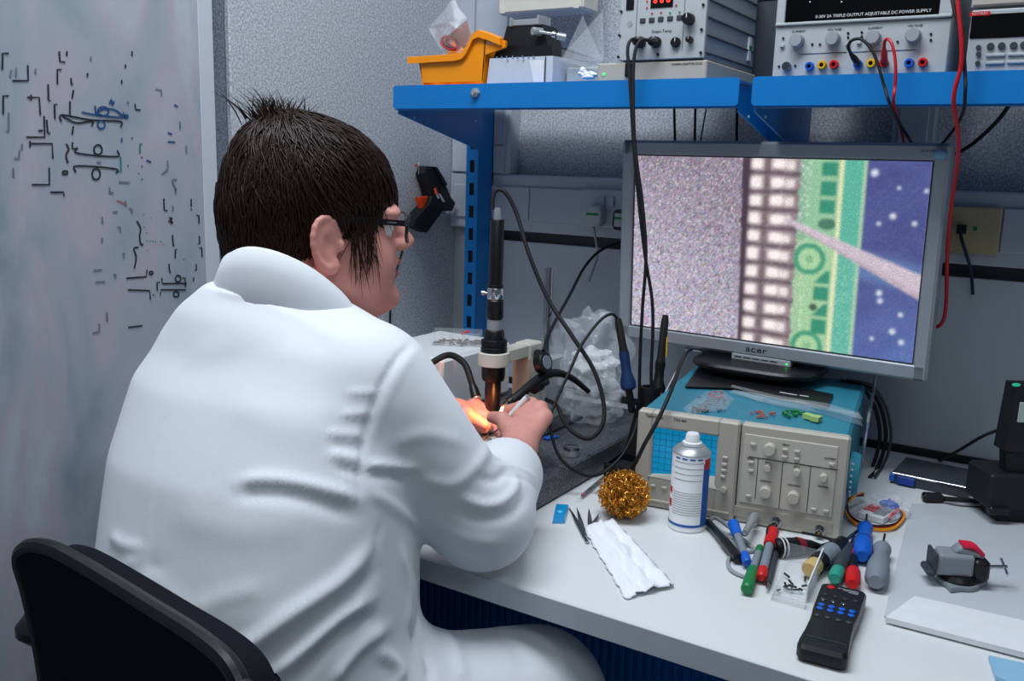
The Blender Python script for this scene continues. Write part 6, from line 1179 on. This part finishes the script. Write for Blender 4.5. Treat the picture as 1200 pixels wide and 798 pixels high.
def add_strands(P_, w0, alive=None):
    """P_ (n strands, k points, 3) in head space -> three sided tapering tubes"""
    n_, k_ = P_.shape[:2]; t = np.gradient(P_, axis=1); t /= np.linalg.norm(t, axis=2, keepdims=True)+1e-9; nn_ = P_-np.array([-.02, 0, .02]); nn_ -= t*(nn_*t).sum(2, keepdims=True); nn_ /= np.linalg.norm(nn_, axis=2, keepdims=True)+1e-9; b_ = np.cross(t, nn_)
    w_ = (w0[:, None]*(1-np.linspace(0, 1, k_)[None]**2.4)+.0001)[:, :, None]; ring = np.stack([P_-b_*w_, P_+nn_*w_*.8, P_+b_*w_], 2)
    o_ = sum(len(a) for a in sv); sv.append(ring.reshape(-1, 3)); base = o_+(np.arange(n_)[:, None]*k_+np.arange(k_-1)[None]).ravel()*3
    for a in range(3): sf.append(np.stack([base+a, base+(a+1) % 3, base+3+(a+1) % 3, base+3+a], 1))
def grad(q):
    e = 1e-3; return np.stack([(hair0(q+np.eye(3)[k]*e)-hair0(q-np.eye(3)[k]*e))/(2*e) for k in range(3)], 1)
N_ = 11000; d = rs.normal(size=(N_, 3)); d /= np.linalg.norm(d, axis=1)[:, None]; d[:2200] = np.array([-.45, 0, .9])+rs.normal(size=(2200, 3))*.35; d /= np.linalg.norm(d, axis=1)[:, None]
cur = np.array([-.010, 0, .025])+d*.1; K_ = 11
for _ in range(5): gN = grad(cur); gN /= np.linalg.norm(gN, axis=1)[:, None]; cur = cur-gN*hair0(cur)[:, None]
L = .060+.055*rs.random(N_); yaw_ = rs.normal(size=N_)*.20; lift = .0003+.0035*rs.random(N_)**2.5; PP = []; clump = np.sin(cur[:, 0]*160+cur[:, 1]*90)*.16+np.sin(cur[:, 1]*210-cur[:, 2]*130)*.16; stop = np.zeros(N_, bool); last = cur.copy(); jit = .005*rs.normal(size=N_)
for i in range(K_):
    gN = grad(cur); gN /= np.linalg.norm(gN, axis=1)[:, None]; cur = cur-gN*hair0(cur)[:, None]; p = cur+gN*(lift*(1+.5*np.sin(i*.8+yaw_*9)))[:, None]
    lim = np.interp(cur[:, 0], CF, [-.074, -.090, -.116, -.100, -.006, .000, -.036, -.030, -.004, .012, .016, .018]); stop |= cur[:, 2] < lim+jit; p[stop] = last[stop]+np.array([.0004, 0, -.0006]); last = p; PP.append(p)
    fl = cur-CRN; fl -= gN*(fl*gN).sum(1, keepdims=True); fl /= np.linalg.norm(fl, axis=1)[:, None]+1e-9; fw = np.clip((cur[:, 0]+.04)/.08, 0, 1); dn = np.stack([.55*fw-.05, np.zeros(N_), -np.ones(N_)], 1); dn -= gN*(dn*gN).sum(1, keepdims=True); fl = fl*.75+dn*.45; fl /= np.linalg.norm(fl, axis=1)[:, None]+1e-9
    y_ = (yaw_+clump)[:, None]; cur = cur+(fl*np.cos(y_)+np.cross(gN, fl)*np.sin(y_))*(L/K_)[:, None]
PP = np.stack(PP, 1); below = PP[:, 0, 2] < np.interp(PP[:, 0, 0], CF, [-.074, -.090, -.116, -.100, -.006, .000, -.036, -.030, -.004, .012, .016, .018]); PP = PP[~below]
add_strands(PP, .0007+.0006*rs.random(len(PP)))
T7 = np.linspace(0, 1, 7)[None, :, None]; n_ = 210                       # tuft standing up at the crown
b_ = np.array([-.050, 0, .108])+rs.normal(size=(n_, 3))*np.array([.015, .016, .004]); dr = np.stack([-.12+(b_[:, 0]+.05)*14+.20*rs.normal(size=n_), rs.normal(size=n_)*.25, np.ones(n_)], 1); dr /= np.linalg.norm(dr, axis=1)[:, None]; LL = (.018+.028*rs.random(n_))[:, None, None]; bend = np.stack([np.where(rs.random(n_) < .5, .3, -.8)+.3*rs.normal(size=n_), .2*rs.normal(size=n_), np.full(n_, -.25)], 1)
add_strands(b_[:, None]+dr[:, None]*LL*T7+bend[:, None]*LL*.5*T7**2, np.full(n_, .0010))
n_ = 70; b_ = np.stack([.038+.030*rs.random(n_), np.full(n_, .0785), .004+.012*rs.normal(size=n_)], 1); e_ = b_+np.stack([.006+.010*rs.normal(size=n_), np.full(n_, -.010), -.030-.040*rs.random(n_)], 1); mid = (b_+e_)/2+np.array([0, .003, 0])   # wisps in front of the ear
add_strands(b_[:, None]*(1-T7)**2+2*mid[:, None]*T7*(1-T7)+e_[:, None]*T7**2, np.full(n_, .0007))
SV = npv(HC)+np.concatenate(sv)@HM.T; o = mesh_np('hair_strands', SV-P0, np.concatenate(sf), 'hair', person); o['kind'] = 'stuff'
# ---- glasses
gl = thing('eyeglasses', 'black framed glasses worn by the person in the lab coat', 'glasses', Matrix.Translation(HF*.007+HU*.005) @ Matrix((( HF.x, HS.x, HU.x, HC.x), (HF.y, HS.y, HU.y, HC.y), (HF.z, HS.z, HU.z, HC.z), (0, 0, 0, 1))))
for s in (1, -1):
    rimp = []
    for i in range(20):
        a = 2*PI*i/20; y = .034+.026*(abs(math.cos(a))**.7)*math.copysign(1, math.cos(a)); z = -.004+.0165*(abs(math.sin(a))**.7)*math.copysign(1, math.sin(a)); rimp.append((.1075-.010*((y-.01)/.05)**2, s*y, z))
    G().tube(rimp+[rimp[0]], .0013, 6, 2).build('rim', 'black', gl); G().add(rimp, [tuple(range(20))]).build('lens', 'glass', gl)
    tp_ = [(.1005, s*.0615, .004), (.094, s*.069, .004), (.06, s*.0735, .004), (.0, s*.0795, .004), (-.012, s*.0805, -.004)]
    vs = []; 
    for x, y, z in tp_: vs += [(x, y-.0012, z-.0034), (x, y+.0012, z-.0034), (x, y+.0012, z+.0034), (x, y-.0012, z+.0034)]
    fs = [(3,2,1,0), tuple(4*(len(tp_)-1)+k for k in range(4))]
    for i in range(len(tp_)-1): fs += [(4*i+k, 4*i+(k+1) % 4, 4*i+4+(k+1) % 4, 4*i+4+k) for k in range(4)]
    o = G().add(vs, fs).build('temple', 'black', gl); G().box(.070, .084, s*.0712-.0016, s*.0712+.0018, .0032, .0050).build('silver_inlay', 'chrome', o)
G().tube([(.107, .010, .002), (.1105, 0, .005), (.107, -.010, .002)], .0013, 6, 5).build('bridge', 'black', gl)
# ---- tool in the right hand
a, b2 = on_d(618, 465, 1.325), on_d(584, 503, 1.345); tl = thing('scalpel', 'white handled fine tool held in the right hand', 'hand tool', (0, 0, 0)); G().rod([(.0036, 0), (.0044, .06), (.0044, .8), (.003, 1)], a, b2, 12).build('handle', 'white', tl); G().cyl(a+(a-b2)*.02, a, .004, .0044).build('end_cap', 'tin', tl); G().rod([(.0012, 0), (.0004, 1)], b2, on_d(563, 518, 1.38), 6).build('needle', 'dsteel', tl)
# ================================================================== office chair
CY = -1.235; ch = thing('office_chair', 'black office chair behind the person in the lab coat', 'chair', Matrix.Translation((-.715, CY, 0)) @ rotz(-.03))
cm_ = ch.matrix_world.copy(); ctl = [hit(cm_, x, y, 1, -.03) for x, y in ((50, 860), (44, 798), (36, 745), (25, 690), (18, 662), (20, 648), (30, 643), (46, 647), (64, 657), (117, 692), (165, 721), (213, 746), (248, 766), (270, 784), (286, 810), (297, 845))]
ctl = [Vector((ctl[0].x+.01, 0, .47))]+ctl+[Vector((ctl[-1].x+.004, 0, .60)), Vector((ctl[-1].x-.02, 0, .47))]
pol = [(p.x, p.z) for p in spline(ctl, 4)]; xl = min(p[0] for p in pol); xr = max(p[0] for p in pol)
def curved(pol, y0, y1, sag, inset=0.):
    cx = sum(p[0] for p in pol)/len(pol); cz_ = sum(p[1] for p in pol)/len(pol); g = G(); n = len(pol); vs = []; 
    def Y(x): return sag*((x-cx)/.2)**2
    rings = ((y0, .0), (y0, .75), (y0, 1-inset), (y0+.004, 1), (y1-.004, 1), (y1, 1-inset), (y1, .75), (y1, 0.))
    for y, k in rings: vs += [(cx+(x-cx)*k, y+Y(cx+(x-cx)*k), cz_+(z-cz_)*k) for x, z in pol]
    fs = []
    for i in range(len(rings)-1): fs += [(i*n+k, i*n+(k+1) % n, (i+1)*n+(k+1) % n, (i+1)*n+k) for k in range(n)]
    return g.add(vs, fs)
back_ = curved(pol, -.022, -.010, -.02, .03).build('backrest_shell', 'blacktex', ch)
inn = [(x*.97+.03*(xl+xr)/2, z*.985+.004) for x, z in pol]; curved(inn, -.006, .022, -.02, .06).build('backrest_pad', 'blacktex', ch)
def Yb(x): cx = sum(p[0] for p in pol)/len(pol); return -.02*((x-cx)/.2)**2
G().tube([(x, -.016+Yb(x), z) for x, z in pol[4:-4:2]], .0075, 10, 3).build('backrest_rim', 'black', back_)
cxm = (xl+xr)/2
G().box(cxm-.035, cxm+.035, -.050, -.022, .40, .66, .008).build('back_support', 'black', ch)
G().prism(rounded(.46, .46, .10, 6, cxm, .25), .07, Matrix.Translation((0, 0, .415)), .02).build('seat', 'blacktex', ch)
for s in (-1, 1):
    if s > 0: continue
    ax2 = -.305; G().prism(rounded(.055, .16, .026, 5, ax2+.012, .16), .03, Matrix.Translation((0, 0, .645)), .01).build('armrest', 'black', ch); G().box(ax2-.015, ax2+.10, .17, .20, .41, .43, .006).box(ax2-.015, ax2+.015, .17, .20, .42, .65, .006).build('armrest_post', 'black', ch)
G().cyl((cxm, .25, .10), (cxm, .25, .39), .03, .025).build('gas_column', 'dsteel', ch)
for k in range(5):
    a = 2*PI*k/5+.3; e = (cxm+.28*math.cos(a), .25+.28*math.sin(a), .075); G().tube([(cxm, .25, .12), e], .022, 8, 0, lambda t: 1-.4*t).build('base_leg', 'black', ch); G().cyl((e[0]-.012, e[1], .028), (e[0]+.012, e[1], .028), .027, n=16).cyl((e[0], e[1], .028), (e[0], e[1], .078), .008).build('caster', 'black', ch)
